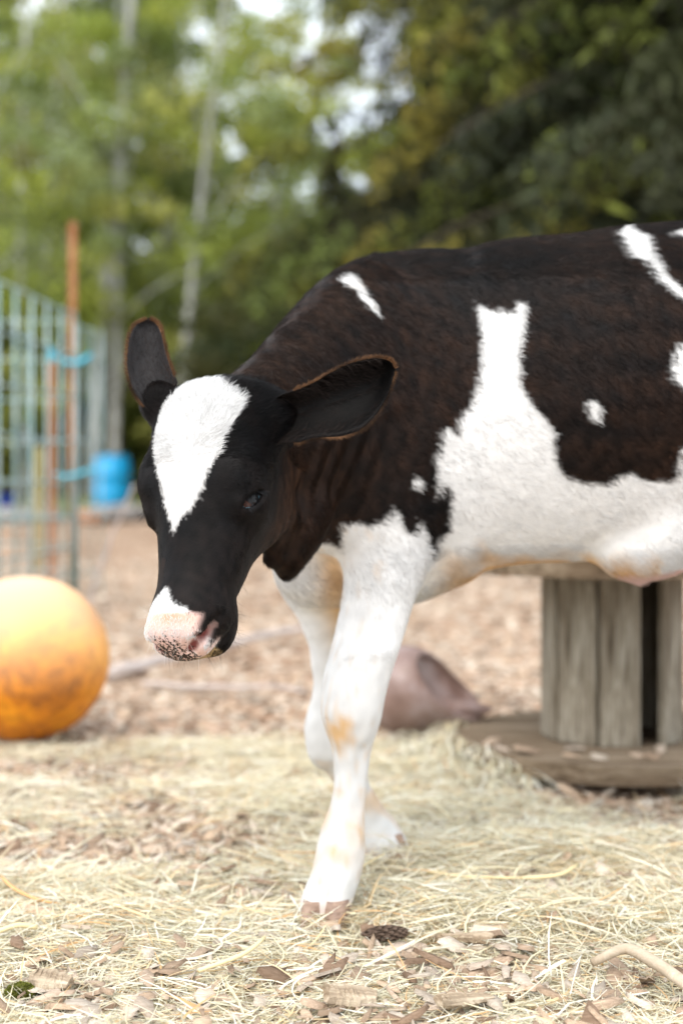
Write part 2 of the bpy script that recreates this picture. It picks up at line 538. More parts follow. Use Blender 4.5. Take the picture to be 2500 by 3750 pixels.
def tree(px, Y, kind, lean=0.0, r=.10, h=11.0, zoff=0.0, rz=0.0, pale=True, sc=1.0, label='', group='leafy trees behind the pen', cname='broadleaf_tree'):
    rng = np.random.default_rng(int(px * 7 + Y * 13) % 100000)
    p = at(px, 1800, Y); t = empty(cname, (p.x, Y, 0)); t.scale = (sc, sc, sc)
    tag(t, label, 'tree', group)
    crown, CC = crowns[kind]
    CCr = CC @ np.array([(math.cos(rz), math.sin(rz), 0), (-math.sin(rz), math.cos(rz), 0), (0, 0, 1)])
    c = link('crown', crown, t); c.rotation_euler = (0, 0, rz); c.location = (lean * 6, 1.0, zoff)
    link('trunk', trunk_mesh(rng, h, r, lean, (barkp if pale else barkd).m, 9, CCr + (lean * 6, 0, zoff)), t)
    return t


LB = 'pale barked tree with light leaves '
tree(625, 24, 0, .10, .085, 11, .6, .3, label=LB + 'leaning right behind the far ear')
tree(575, 27, 1, .03, .10, 11, .8, 1.9, label=LB + 'left of the leaning trunk')
tree(330, 25, 2, .075, .13, 11.5, .5, 4.0, label=LB + 'leaning behind the rusty fence post')
tree(80, 27, 3, .0, .11, 11, .2, 2.6, label=LB + 'nearest the left edge of the photo')
tree(-160, 23, 0, .04, .12, 11, -.3, 5.1, label=LB + 'partly cut off by the left edge')
tree(470, 31, 1, -.02, .11, 12, .6, 3.3, label=LB + 'far back in the gap between the white trunks')
tree(200, 32, 2, .02, .12, 12, .6, .6, label=LB + 'far back above the wire pen')
tree(420, 25, 2, .02, .10, 11, -.2, 2.2, label='pale tree with light leaves above the blue barrel')
tree(150, 28.5, 0, .03, .10, 11, .0, .2, label='pale tree with light leaves above the side of the pen')
tree(1010, 31, 1, .0, .10, 10, .0, 2.9, label='thin leaved tall tree standing in the brightest gap of sky', sc=.95)
tree(760, 30, 3, -.03, .11, 10, -2.6, 1.0, label='forked grey barked tree standing far back above the calf ears')
tree(-40, 33, 1, .0, .13, 12, .8, 1.2, label='tall thin tree far back behind the left corner')
tree(930, 34, 2, .02, .12, 9, -4.2, 4.4, sc=.7, label='low leafy tree under the bright gap of sky')
tree(1120, 27, 0, -.02, .12, 9, -4.6, 2.0, pale=False, sc=.65, label='dark trunked tree beside the conifers below the bright sky')
rng = np.random.default_rng(8)
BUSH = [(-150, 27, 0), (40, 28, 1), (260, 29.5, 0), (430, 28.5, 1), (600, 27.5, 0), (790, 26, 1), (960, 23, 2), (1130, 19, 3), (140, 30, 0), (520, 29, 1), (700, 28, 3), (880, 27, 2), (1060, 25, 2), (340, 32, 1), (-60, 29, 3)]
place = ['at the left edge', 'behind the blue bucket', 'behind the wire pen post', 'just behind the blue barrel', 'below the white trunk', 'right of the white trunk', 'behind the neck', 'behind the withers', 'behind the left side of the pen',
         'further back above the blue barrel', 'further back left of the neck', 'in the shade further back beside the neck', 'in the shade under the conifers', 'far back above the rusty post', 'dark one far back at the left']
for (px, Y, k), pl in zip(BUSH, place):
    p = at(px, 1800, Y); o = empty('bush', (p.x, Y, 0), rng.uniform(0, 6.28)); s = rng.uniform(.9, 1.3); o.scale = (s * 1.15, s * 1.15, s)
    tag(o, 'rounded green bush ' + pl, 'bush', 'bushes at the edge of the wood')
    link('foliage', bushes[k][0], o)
    v, f = merge([tube([(0, 0, -.05), (.1 * i_, .08 * i_, .6), (.35 * i_, .2 * i_, 1.5)], [.03, .025, .01], 5) for i_ in (-1, 1)])
    obj('stem', v, f, barkd.m, o)


def conifer_mesh(seed, h, rad, nbr, cols, tips):
    rng = np.random.default_rng(seed); P, K, parts = [], [], [tube([(0, 0, -.1), (0, 0, h * .5), (0, 0, h)], [.20, .13, .03], 9)]
    for i in range(nbr):
        t = rng.random() ** 1.15; z = .25 + t * h * .97; L = rad * (1 - t) ** .7 * rng.uniform(.65, 1.1) + .25
        a = rng.uniform(0, 6.28); ss = np.linspace(0, 1, 9)
        bx = L * ss; bz = z + L * (.12 * ss - .42 * ss ** 2)
        spine = np.stack([bx * math.cos(a), bx * math.sin(a), bz], 1)
        if i % 3 == 0: parts.append(tube(spine[::2], np.linspace(.028, .006, 5), 4, cap=False))
        n = int(90 + 165 * L)
        s = rng.random(n) ** .7; c = np.stack([np.interp(s, ss, spine[:, j]) for j in range(3)], 1)
        wdt = .30 * L ** .5 * (1 - s * .6)
        lat = rng.normal(0, 1, n) * wdt * .55
        c += np.stack([-math.sin(a) * lat, math.cos(a) * lat, -np.abs(rng.normal(0, .16, n)) - np.abs(lat) * .25], 1)
        tone = rng.uniform(.6, 1.2)
        tip = (s > .72)[:, None] & (rng.random(n) < .7)[:, None]
        K.append(np.where(tip, np.array(tips)[rng.integers(len(tips))], np.array(cols)[rng.integers(len(cols))]) * tone * rng.uniform(.7, 1.3, n)[:, None])
        P.append(c)
    C = np.concatenate(P); K = np.concatenate(K); n = len(C)
    # hanging sprays: long narrow blades that droop
    a = rng.normal(size=(n, 3)) * (.55, .55, .35) + (0, 0, -.55); a /= np.linalg.norm(a, axis=1, keepdims=True)
    b = np.cross(a, rng.normal(size=(n, 3))); b /= np.linalg.norm(b, axis=1, keepdims=True)
    s = rng.uniform(.06, .15, n)[:, None]
    V = np.stack([C - a * s * .3, C + b * s * .17, C + a * s, C - b * s * .17], 1).reshape(-1, 3)
    me = mesh_from('crown', V, np.arange(4 * n).reshape(n, 4), [NEEDM], smooth=False); set_col(me, np.repeat(K, 4, 0))
    v, f = merge(parts)
    return me, mesh_from('trunk', v, f, [barkd.m])


CCOL = [(.026, .034, .012), (.036, .042, .014), (.045, .046, .015)]
CTIP = [(.16, .19, .03), (.20, .205, .03), (.11, .145, .03), (.23, .20, .035)]
conf = [conifer_mesh(300, 11, 2.9, 330, CCOL, CTIP), conifer_mesh(301, 12, 2.6, 330, CCOL, CTIP), conifer_mesh(302, 11, 3.0, 330, CCOL, CCOL + CTIP[:1])]
CON = [(1790, 14.0, 0, 1.0, 'dark green conifer with yellow tipped drooping boughs directly above the withers'), (2330, 11.5, 1, 1.0, 'dark conifer with drooping boughs above the middle of the calf back'),
       (2980, 10.2, 2, 1.05, 'nearest conifer, almost black, at the upper right corner'), (2230, 17.5, 2, 1.2, 'conifer in deep shade between the two front conifers'),
       (2620, 16.5, 0, 1.25, 'tall shaded conifer behind the blackest one'), (3600, 13.5, 1, 1.2, 'dark conifer at the right edge of the wood'), (1230, 20.0, 1, .45, 'smaller conifer with yellowish boughs at the edge of the bright gap'),
       (2950, 19, 2, 1.4, 'large conifer far back at the right'), (2250, 23, 1, 1.5, 'tall conifer far back behind the calf rump')]
for i, (px, Y, k, s, lb) in enumerate(CON):
    p = at(px, 1800, Y); t = empty('conifer', (p.x, Y, 0), i * 1.3); t.scale = (s, s, s)
    tag(t, lb, 'tree', 'conifers behind the calf')
    link('crown', conf[k][0], t); link('trunk', conf[k][1], t)

# far wood that closes the view, one mass
rng = np.random.default_rng(55); n = 80000
ang = rng.uniform(-.75, .75, n); dist = rng.uniform(40, 52, n)
X_ = np.tan(ang) * dist
top = 7.2 + .8 * np.sin(X_ * .55) + .9 * np.sin(X_ * 1.3 + 1) + 2.6 * np.exp(-((X_ + 2.0) / 1.4)**2) + np.clip((X_ - .3) * 2.6, 0, 12)
Z_ = rng.random(n) ** .9 * top
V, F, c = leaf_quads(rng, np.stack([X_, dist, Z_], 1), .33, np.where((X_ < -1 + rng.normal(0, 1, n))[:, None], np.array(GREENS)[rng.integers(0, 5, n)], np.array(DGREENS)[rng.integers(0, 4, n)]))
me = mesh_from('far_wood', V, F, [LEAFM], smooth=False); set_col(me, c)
tag(link('far_wood', me), 'distant green wood closing the view behind the trees', 'wood', kind='stuff')

# pale leafy curtain further back: many small crowns seen as one light wood
rng = np.random.default_rng(77); nc = 520
cx_ = rng.uniform(-.42, .02, nc); cdist = rng.uniform(34, 39, nc); cz = rng.random(nc) ** .85 * 14.5
keep = ~((cx_ > -.085) & (cz > 7.2) & (rng.random(nc) < .52)); cx_, cdist, cz = cx_[keep], cdist[keep], cz[keep]; nc = len(cx_)
C0 = np.repeat(np.stack([cx_ * cdist, cdist, cz], 1), 110, 0); d = rng.normal(size=C0.shape); d /= np.linalg.norm(d, axis=1, keepdims=True)
C0 = C0 + d * (rng.random(len(C0)) ** .5)[:, None] * np.repeat(rng.uniform(.45, 1.0, nc), 110)[:, None] * (1, 1, .7)
K0 = np.repeat(np.array(GREENS)[rng.integers(0, 5, nc)] * rng.uniform(.75, 1.15, nc)[:, None], 110, 0)
V, F, c = leaf_quads(rng, C0, .13, K0)
me = mesh_from('light_wood', V, F, [LEAFM], smooth=False); set_col(me, np.clip(c, 0, .6))
tag(link('light_wood', me), 'pale green leafy wood behind the left trees with small holes of sky', 'wood', kind='stuff')

# short grass at the foot of the wood
n = 26000; y = rng.uniform(20.5, 33, n); x = rng.uniform(-.36, .25, n) * y; h = rng.uniform(.08, .30, n)
a = rng.uniform(0, 6.28, n); w_ = .02; P = np.stack([x, y, 0 * x], 1); dx = np.stack([np.cos(a), np.sin(a), 0 * a], 1) * w_
V = np.stack([P - dx, P + dx, P + np.stack([rng.normal(0, .05, n), rng.normal(0, .05, n), h], 1)], 1).reshape(-1, 3)
me = mesh_from('grass', V, np.arange(3 * n).reshape(n, 3), [LEAFM], smooth=False); set_col(me, np.repeat(np.array([(.30, .34, .12)]) * rng.uniform(.6, 1.3, n)[:, None], 3, 0))
tag(link('grass', me), 'strip of bright grass at the foot of the trees', 'grass', kind='stuff')

# ------------------------------------------------------------------ the calf
# grid: fine round the head, coarser over the barrel and hindquarters


def axis_pts(segs):
    out = [segs[0][0]]
    for a, b, h in segs:
        n = max(1, int(round((b - a) / h)))
        out += list(np.linspace(a, b, n + 1)[1:])
    return np.array(out, np.float32)


GX = axis_pts([(-0.30, 0.0, 0.003), (0.0, 0.10, 0.004), (0.10, 0.46, 0.006), (0.46, 0.98, 0.011)])
GY = axis_pts([(1.38, 1.66, 0.003), (1.66, 1.80, 0.0045), (1.80, 2.12, 0.006)])
GZ = axis_pts([(-0.005, 0.30, 0.005), (0.30, 0.70, 0.003), (0.70, 0.93, 0.005)])
FLD = np.full((len(GX), len(GY), len(GZ)), 0.2, np.float32)


def box_idx(lo, hi):
    out = []
    for g, a, b in zip((GX, GY, GZ), lo, hi):
        i = max(0, int(np.searchsorted(g, a)) - 1); j = min(len(g), int(np.searchsorted(g, b)) + 1)
        out.append(slice(i, j))
    return tuple(out)


def coords(sl):
    return GX[sl[0]][:, None, None], GY[sl[1]][None, :, None], GZ[sl[2]][None, None, :]


def blend(sl, d, k, sub=False):
    F = FLD[sl]
    if sub:
        h = np.clip(k - np.abs(F + d), 0, None) / k
        FLD[sl] = np.maximum(F, -d) + h * h * k * 0.25
    else:
        h = np.clip(k - np.abs(F - d), 0, None) / k
        FLD[sl] = np.minimum(F, d) - h * h * k * 0.25


def cone(a, b, ra, rb, k=0.02, sub=False):
    """round cone from a to b"""
    a = np.array(a, np.float32); b = np.array(b, np.float32); m = max(ra, rb) + k + 0.012
    sl = box_idx(np.minimum(a, b) - m, np.maximum(a, b) + m)
    X, Y, Z = coords(sl); d = b - a; L2 = float(d @ d) + 1e-9
    t = np.clip(((X - a[0]) * d[0] + (Y - a[1]) * d[1] + (Z - a[2]) * d[2]) / L2, 0, 1)
    r = np.sqrt((X - a[0] - t * d[0])**2 + (Y - a[1] - t * d[1])**2 + (Z - a[2] - t * d[2])**2) - (ra + (rb - ra) * t)
    blend(sl, r.astype(np.float32), k, sub)


def chain(pts, k=0.02):
    for p, q in zip(pts[:-1], pts[1:]):
        cone(p[:3], q[:3], p[3], q[3], k)


def ellip(c, r, k=0.02, sub=False, M=None):
    c = np.array(c, np.float32); r = np.array(r, np.float32); m = float(r.max()) + k + 0.01
    sl = box_idx(c - m, c + m); X, Y, Z = coords(sl)
    X, Y, Z = X - c[0], Y - c[1], Z - c[2]
    if M is not None:
        U = [X * M[i][0] + Y * M[i][1] + Z * M[i][2] for i in range(3)]
    else:
        U = [X, Y, Z]
    k0 = np.sqrt((U[0] / r[0])**2 + (U[1] / r[1])**2 + (U[2] / r[2])**2)
    k1 = np.sqrt((U[0] / r[0]**2)**2 + (U[1] / r[1]**2)**2 + (U[2] / r[2]**2)**2) + 1e-6
    blend(sl, (k0 * (k0 - 1) / k1).astype(np.float32), k, sub)


def loft(o, M, tab, k, lo, hi, extra=None):
    """M rows: e1, e2, axis. tab columns: l, c1, c2, r1, r2plus, r2minus, taper"""
    sl = box_idx(lo, hi); X, Y, Z = coords(sl)
    X, Y, Z = X - o[0], Y - o[1], Z - o[2]
    p, q, l = [(X * M[i][0] + Y * M[i][1] + Z * M[i][2]).astype(np.float32) for i in range(3)]
    tab = np.array(tab, float); ls = np.linspace(tab[0, 0], tab[-1, 0], 400)
    cols = [hermite(tab[:, 0], tab[:, j], ls) for j in range(1, 7)]
    c1, c2, r1, ra, rb, tp = [np.interp(l, ls, c).astype(np.float32) for c in cols]
    p = p - c1; q = q - c2
    r2 = np.where(q > 0, ra, rb)
    qn = np.clip(-q / rb, 0, 1)
    r1 = r1 * (1 - tp * qn)
    k0 = np.sqrt((p / r1)**2 + (q / r2)**2)
    k1 = np.sqrt((p / r1**2)**2 + (q / r2**2)**2) + 1e-5
    d = k0 * (k0 - 1) / k1
    over = np.maximum(np.maximum(tab[0, 0] - l, l - tab[-1, 0]), 0)
    d = np.sqrt(np.maximum(d, 0)**2 + over**2) + np.minimum(d, 0) * (over <= 0)
    if extra is not None:
        d = d + extra(l, p, q)
    blend(sl, d.astype(np.float32), k)


I3 = np.eye(3)
# barrel: stations along the back (x, top z, bottom z, half width)
TR = np.array([
    (-.092, .50, .44, .015), (-.085, .56, .415, .05), (-.06, .65, .392, .082), (-.02, .755, .378, .105), (.038, .8396, .376, .118),
    (.096, .848, .378, .122), (.150, .849, .398, .128), (.166, .8497, .405, .130), (.190, .856, .420, .133), (.242, .864, .430, .140), (.30, .8685, .433, .146),
    (.358, .877, .434, .150), (.416, .883, .437, .149), (.456, .886, .446, .146), (.52, .888, .47, .142), (.60, .888, .50, .138), (.70, .882, .53, .132), (.80, .845, .58, .105),
    (.86, .79, .64, .06), (.878, .74, .68, .02)])
zm = TR[:, 2] + .46 * (TR[:, 1] - TR[:, 2])
SPINE = 1.90
tab = np.stack([TR[:, 0], 0 * zm, zm, TR[:, 3], TR[:, 1] - zm, zm - TR[:, 2], 0 * zm + .12], 1)
loft((0, SPINE, 0), [(0, 1, 0), (0, 0, 1), (1, 0, 0)], tab, .02, (-.12, 1.66, .22), (.92, 2.12, .93))
# shoulder, elbow, ribs, haunch
ellip((.065, 1.812, .60), (.085, .045, .155), .05)
ellip((.065, 1.988, .60), (.085, .045, .155), .05)
ellip((.02, 1.82, .52), (.06, .045, .07), .04)
ellip((.70, 1.82, .64), (.10, .06, .16), .06)
ellip((.70, 1.98, .64), (.10, .06, .16), .06)
# neck: runs from the withers down, left and towards the lens
NA = np.array((.04, 1.885)); NB = np.array((-.135, 1.665)); nd = (NB - NA); NL = float(np.linalg.norm(nd)); nd /= NL


def folds(l, p, q):
    w = np.exp(-((l - .17) / .06)**2) * np.clip((p - .015) / .04, 0, 1) * np.clip((.02 - q) / .06, 0, 1)
    w2 = np.exp(-((l - .10) / .09)**2) * np.clip((p - .01) / .04, 0, 1) * .5
    return -w * .0030 * np.sin(l * 210 + q * 25 + 1.5 * np.sin(q * 17)) - w2 * .003 * np.sin(l * 95 - q * 30 + 1.)


ntab = []
for px, ty, by, w in [(1300, 960, 1960, .090), (1243, 990, 1975, .092), (1148, 1084, 2000, .086), (1036, 1211, 2030, .074),
                      (956, 1299, 2010, .066), (869, 1371, 1960, .060), (800, 1410, 1900, .052)]:
    # depth where the neck axis crosses this column
    s = (px - 1250.0) / FPX
    t = (s * NA[1] - NA[0]) / (nd[0] - s * nd[1])
    Yd = NA[1] + t * nd[1]
    zt = EYE - (ty - HORIZON) / FPX * Yd; zb = EYE - (by - HORIZON) / FPX * Yd
    zc = zb + .5 * (zt - zb)
    ntab.append((t, 0, zc, w, zt - zc, zc - zb, .35))
perp = (-nd[1], nd[0]) if -nd[1] > 0 else (nd[1], -nd[0])
loft((NA[0], NA[1], 0), [(perp[0], perp[1], 0), (0, 0, 1), (nd[0], nd[1], 0)], ntab, .04, (-.25, 1.50, .38), (.18, 2.02, .88), folds)
# dewlap under the throat
dw = [(*at(1120, 1880, 1.72), .030), (*at(1085, 1960, 1.715), .026), (*at(1058, 2040, 1.71), .016), (*at(1048, 2095, 1.71), .0085)]
chain(dw, .02)
cone(at(1020, 1900, 1.68), at(990, 2035, 1.68), .024, .008, .02)
cone(at(1000, 2045, 1.69), at(1050, 2070, 1.71), .007, .008, .015)

# near foreleg: rows of (y, left, right) on the photograph at a known depth, in 1568-px units
rows = [(1130, 815, 1000, 1.82), (1200, 812, 992, 1.815), (1250, 808, 985, 1.81), (1300, 795, 978, 1.805), (1400, 780, 945, 1.795), (1450, 769, 930, 1.79),
        (1500, 757, 914, 1.785), (1550, 743, 898, 1.78), (1600, 736, 885, 1.776), (1640, 736, 878, 1.774), (1680, 748, 867, 1.774),
        (1710, 759, 856, 1.776), (1760, 766, 847, 1.776), (1800, 766, 843, 1.774), (1850, 757, 838, 1.77), (1900, 738, 838, 1.765),
        (1930, 730, 839, 1.762), (1960, 724, 839, 1.76), (2000, 716, 832, 1.755), (2030, 704, 823, 1.752), (2060, 692, 813, 1.748), (2086, 684, 807, 1.745), (2112, 690, 800, 1.742)]
lt = []
for y, xl, xr, Yd in rows[::-1]:
    X0, Z0 = atv(xl * 1.5944, y * 1.5944, Yd); X1, _ = atv(xr * 1.5944, y * 1.5944, Yd)
    r = (X1 - X0) / 2; ry = r * (1.0 if y < 1700 else 1.12)
    if y < 1500: ry = r * .72
    lt.append((float(Z0), (X0 + X1) / 2, Yd, r, ry, ry, 0.0))


def knee(l, p, q):
    return 0.0022 * np.exp(-((l - .29) / .02)**2)


loft((0, 0, 0), [(1, 0, 0), (0, 1, 0), (0, 0, 1)], lt, .03, (-.13, 1.62, .0), (.20, 1.95, .66))
# the cleft between the two toes
for yy in (2040, 2070, 2100, 2125):
    pass
cone(at(1176, 3215, 1.722), at(1163, 3400, 1.700), .0050, .013, .008, sub=True)
# tendon groove of the cannon and the crease above the toes
cone(at(1328, 2760, 1.752), at(1312, 2960, 1.748), .0045, .0050, .014, sub=True)
cone(at(1150, 3165, 1.722), at(1270, 3190, 1.718), .0035, .0035, .012, sub=True)
cone(at(1232, 2735, 1.735), at(1300, 2748, 1.738), .0035, .0030, .014, sub=True)
# dewclaws
ellip(at(1290, 3160, 1.80), (.012, .012, .014), .008)
ellip(at(1230, 3165, 1.80), (.012, .012, .014), .008)

# far foreleg, knee flexed forward and the foot trailing
def u(x, y, Y, r): return (*at(x * 1.5944, y * 1.5944, Y), r)


chain([u(830, 1120, 1.97, .060), u(780, 1240, 1.965, .066), u(745, 1330, 1.965, .054), u(760, 1420, 1.965, .037), u(770, 1520, 1.965, .0285), u(768, 1610, 1.965, .0262),
       u(762, 1662, 1.965, .0305), u(768, 1715, 1.965, .0270), u(800, 1775, 1.972, .0195), u(835, 1850, 1.978, .0175), u(862, 1905, 1.985, .0235),
       u(876, 1935, 1.985, .0255), u(892, 1956, 1.975, .0215), u(925, 1972, 1.965, .0150)], .022)
ellip(u(738, 1700, 1.955, 1)[:3], (.018, .02, .034), .02)
ellip(u(745, 1320, 1.955, 1)[:3], (.055, .04, .045), .03)
# brisket between the forelegs
ellip((-.035, 1.895, .425), (.055, .055, .05), .03)
# hind legs (right of the frame)
for sy in (-1, 1):
    y = SPINE + sy * .085; dx = -.05 if sy > 0 else .02
    chain([(.70 + dx * .3, y, .62, .085), (.64 + dx * .6, y, .50, .062), (.71 + dx, y + sy * .01, .40, .040), (.77 + dx, y + sy * .01, .335, .030), (.765 + dx, y + sy * .01, .30, .026),
           (.75 + dx, y + sy * .01, .20, .020), (.735 + dx, y + sy * .01, .11, .025), (.715 + dx, y + sy * .01, .06, .024), (.695 + dx, y + sy * .01, .03, .026)], .03)
# navel and udder swelling
ellip(at(2320, 2035, 1.86), (.045, .040, .031), .03)
ellip(at(2440, 1960, 1.88), (.055, .07, .045), .04)
cone(at(2300, 2090, 1.85), at(2318, 2118, 1.85), .008, .0045, .012)
# tail
chain([(.86, SPINE, .80, .022), (.895, SPINE, .74, .017), (.905, SPINE, .62, .013), (.90, SPINE, .48, .011), (.90, SPINE, .38, .014), (.90, SPINE, .30, .008)], .02)

# ---- head: own axes. HU to the calf's left (picture right), HF out of the forehead, HA from poll to nose
POLL = np.array(at(718, 1400, 1.600))
HA = np.array(at(578, 2392, 1.492)) - POLL; HA /= np.linalg.norm(HA)
nrm = np.array((-.50, -.866, 0.0)); HF = nrm - HA * (nrm @ HA); HF /= np.linalg.norm(HF)
HU = np.cross(HF, HA)
if HU[0] < 0: HU = -HU
HM = np.array([HU, HF, HA])


def H(u_, v_, a_): return POLL + HU * u_ + HF * v_ + HA * a_


# a, half width, front v, back v, jaw taper
hs = [(-.020, .022, -.050, -.085, .0), (-.012, .050, -.024, -.105, .1), (.0, .066, -.008, -.118, .2), (.03, .078, .004, -.130, .3), (.07, .080, .009, -.146, .38), (.105, .076, .008, -.150, .42),
      (.135, .069, .001, -.148, .40), (.16, .061, -.005, -.139, .34), (.185, .0545, -.010, -.125, .26), (.215, .0470, -.012, -.110, .14), (.240, .0425, -.009, -.097, .08), (.262, .0430, -.005, -.089, .05),
      (.280, .0395, -.007, -.081, .05), (.294, .035, -.015, -.072, .05), (.303, .027, -.025, -.063, .0), (.308, .012, -.036, -.052, .0)]
ht = []
for a_, w, vf, vb, tp in hs:
    c = vf - (vf - vb) * .42
    ht.append((a_, 0, c, w, vf - c, c - vb, tp))
c0 = H(0, -.06, .15)
loft(POLL, HM, ht, .025, c0 - .26, c0 + .26)
for s in (-1, 1):
    ellip(H(s * .056, -.032, .104), (.025, .026, .032), .020, M=HM)          # brow / orbit
    ellip(H(s * .050, -.054, .138), (.022, .024, .018), .02, M=HM)          # under the eye
    ellip(H(s * .038, -.102, .105), (.022, .045, .055), .03, M=HM)          # cheek (masseter)
    ellip(H(s * .026, -.056, .252), (.019, .028, .026), .014, M=HM)         # flews
cone(H(.045, -.066, .022), at(1010, 1535, 1.618), .032, .025, .03)           # ear roots
cone(at(1010, 1535, 1.618), at(1100, 1520, 1.622), .025, .016, .02)
cone(H(-.050, -.062, .020), at(598, 1478, 1.662), .028, .019, .025)
cone(at(598, 1478, 1.662), at(575, 1425, 1.680), .019, .010, .02)
ellip(H(.004, -.068, .280), (.030, .024, .019), .012, M=HM)                 # lower lip and chin
ellip(H(.014, -.080, .262), (.020, .022, .026), .015, M=HM)
# nose pad
ellip(H(0, -.020, .276), (.033, .019, .024), .008, M=HM)
for s in (-1, 1):
    ellip(H(s * .026, -.028, .284), (.013, .015, .014), .008, M=HM)
    cone(H(s * .020, -.030, .303), H(s * .030, -.024, .296), .0050, .0058, .005, sub=True)      # nostril
    cone(H(s * .030, -.024, .296), H(s * .043, -.036, .276), .0060, .0050, .006, sub=True)
    cone(H(s * .043, -.036, .276), H(s * .045, -.040, .262), .0050, .0030, .008, sub=True)
# mouth slit
for s in (-1, 1):
    cone(H(0, -.052, .316), H(s * .030, -.058, .298), .0030, .0028, .004, sub=True)
    cone(H(s * .030, -.058, .298), H(s * .042, -.074, .262), .0028, .0020, .004, sub=True)
# eye openings: a slanting slit in a slightly raised lid
EYES = []
for s in (-1, 1):
    ic = H(s * .0640, -.0300, .1450); oc = H(s * .0700, -.0475, .1215)
    m_ = (ic + oc) / 2; ev = (oc - ic) / np.linalg.norm(oc - ic)
    out = HU * s + HF * .25; out -= ev * (out @ ev); out /= np.linalg.norm(out)
    th = np.cross(out, ev); th /= np.linalg.norm(th)
    if th @ HA < 0: th = -th                                   # towards the nose: the lower lid
    EYES.append((m_, ev, out, th))
    EM = np.array([out, ev, th])
    ellip(m_ - out * .006, (.012, .021, .0155), .012, M=EM)
    ellip(m_ + out * .003, (.012, .0150, .0060), .004, sub=True, M=EM)


def surface_nets(F, xs, ys, zs):
    S = F < 0
    c = np.zeros(tuple(n - 1 for n in F.shape), np.uint8)
    for i in (0, 1):
        for j in (0, 1):
            for k in (0, 1):
                c += S[i:F.shape[0] - 1 + i, j:F.shape[1] - 1 + j, k:F.shape[2] - 1 + k]
    act = (c > 0) & (c < 8)
    I, J, K = np.nonzero(act)
    idm = np.full(act.shape, -1, np.int32); idm[I, J, K] = np.arange(len(I))
    acc = np.zeros((len(I), 3)); cnt = np.zeros(len(I))
    G = (xs, ys, zs)
    for ax in range(3):
        o1, o2 = [a for a in range(3) if a != ax]
        for b in (0, 1):
            for d in (0, 1):
                off = [0, 0, 0]; off[o1] = b; off[o2] = d
                i0 = [I + off[0], J + off[1], K + off[2]]
                i1 = list(i0); i1[ax] = i1[ax] + 1
                f0 = F[tuple(i0)]; f1 = F[tuple(i1)]
                cr = (f0 < 0) != (f1 < 0)
                t = np.where(cr, f0 / np.where(cr, f0 - f1, 1), 0)
                P = np.stack([G[a][i0[a]] for a in range(3)], 1).astype(float)
                P[:, ax] += t * (G[ax][i1[ax]] - G[ax][i0[ax]])
                acc += P * cr[:, None]; cnt += cr
    V = acc / cnt[:, None]
    Q = []
    for ax in range(3):
        o1, o2 = [(1, 2), (2, 0), (0, 1)][ax]
        a = [slice(None)] * 3; b = [slice(None)] * 3
        a[ax] = slice(0, -1); b[ax] = slice(1, None)
        for o in (o1, o2):
            a[o] = slice(1, -1); b[o] = slice(1, -1)
        A = S[tuple(a)]; B = S[tuple(b)]
        e = np.stack(np.nonzero(A != B), 1)
        base = e.copy(); base[:, o1] += 1; base[:, o2] += 1
        def cid(d1, d2):
            q = base.copy(); q[:, o1] += d1; q[:, o2] += d2
            return idm[q[:, 0], q[:, 1], q[:, 2]]
        q = np.stack([cid(-1, -1), cid(0, -1), cid(0, 0), cid(-1, 0)], 1)
        fl = A[e[:, 0], e[:, 1], e[:, 2]]
        q[~fl] = q[~fl][:, ::-1]
        Q.append(q)
    return V, np.concatenate(Q)


BV, BQ = surface_nets(FLD, GX, GY, GZ)
# relax a little
for _ in range(2):
    s = np.zeros_like(BV); n = np.zeros(len(BV))
    for a, b in ((0, 1), (1, 2), (2, 3), (3, 0)):
        np.add.at(s, BQ[:, a], BV[BQ[:, b]]); np.add.at(n, BQ[:, a], 1)
        np.add.at(s, BQ[:, b], BV[BQ[:, a]]); np.add.at(n, BQ[:, b], 1)
    BV = BV * .5 + .5 * s / n[:, None]


def ear(up, lo, cup, thick=.0042, ns=44, nt=16, back=(0, 1, 0)):
    """up, lo: world points of the two edges; cup: hollow depth; back: away from the opening"""
    t_ = np.linspace(0, 1, len(up)); s_ = np.linspace(0, 1, ns)
    U = np.stack([hermite(t_, np.array(up)[:, i], s_) for i in range(3)], 1)
    L = np.stack([hermite(t_, np.array(lo)[:, i], s_) for i in range(3)], 1)
    back = np.array(back, float); back /= np.linalg.norm(back)
    V = []
    for i in range(ns):
        tt = np.linspace(0, 1, nt); w = np.linalg.norm(U[i] - L[i])
        mid = U[i][None] * (1 - tt[:, None]) + L[i][None] * tt[:, None]
        prof = (1 - (2 * tt - 1)**2)**.8 * cup * min(1, w / .05)
        th = thick * (.35 + .65 * (1 - (2 * tt - 1)**4)) * (1.6 - .6 * s_[i])
        f = mid + back * prof[:, None]
        b = f + back * th[:, None]
        V += list(f) + list(b[::-1])
    V = np.array(V); m = 2 * nt; Q = []
    for i in range(ns - 1):
        for k in range(m):
            Q.append((i * m + k, i * m + (k + 1) % m, (i + 1) * m + (k + 1) % m, (i + 1) * m + k))
    return V, np.array(Q)


def ep(pts): return [np.array(at(*p)) for p in pts]


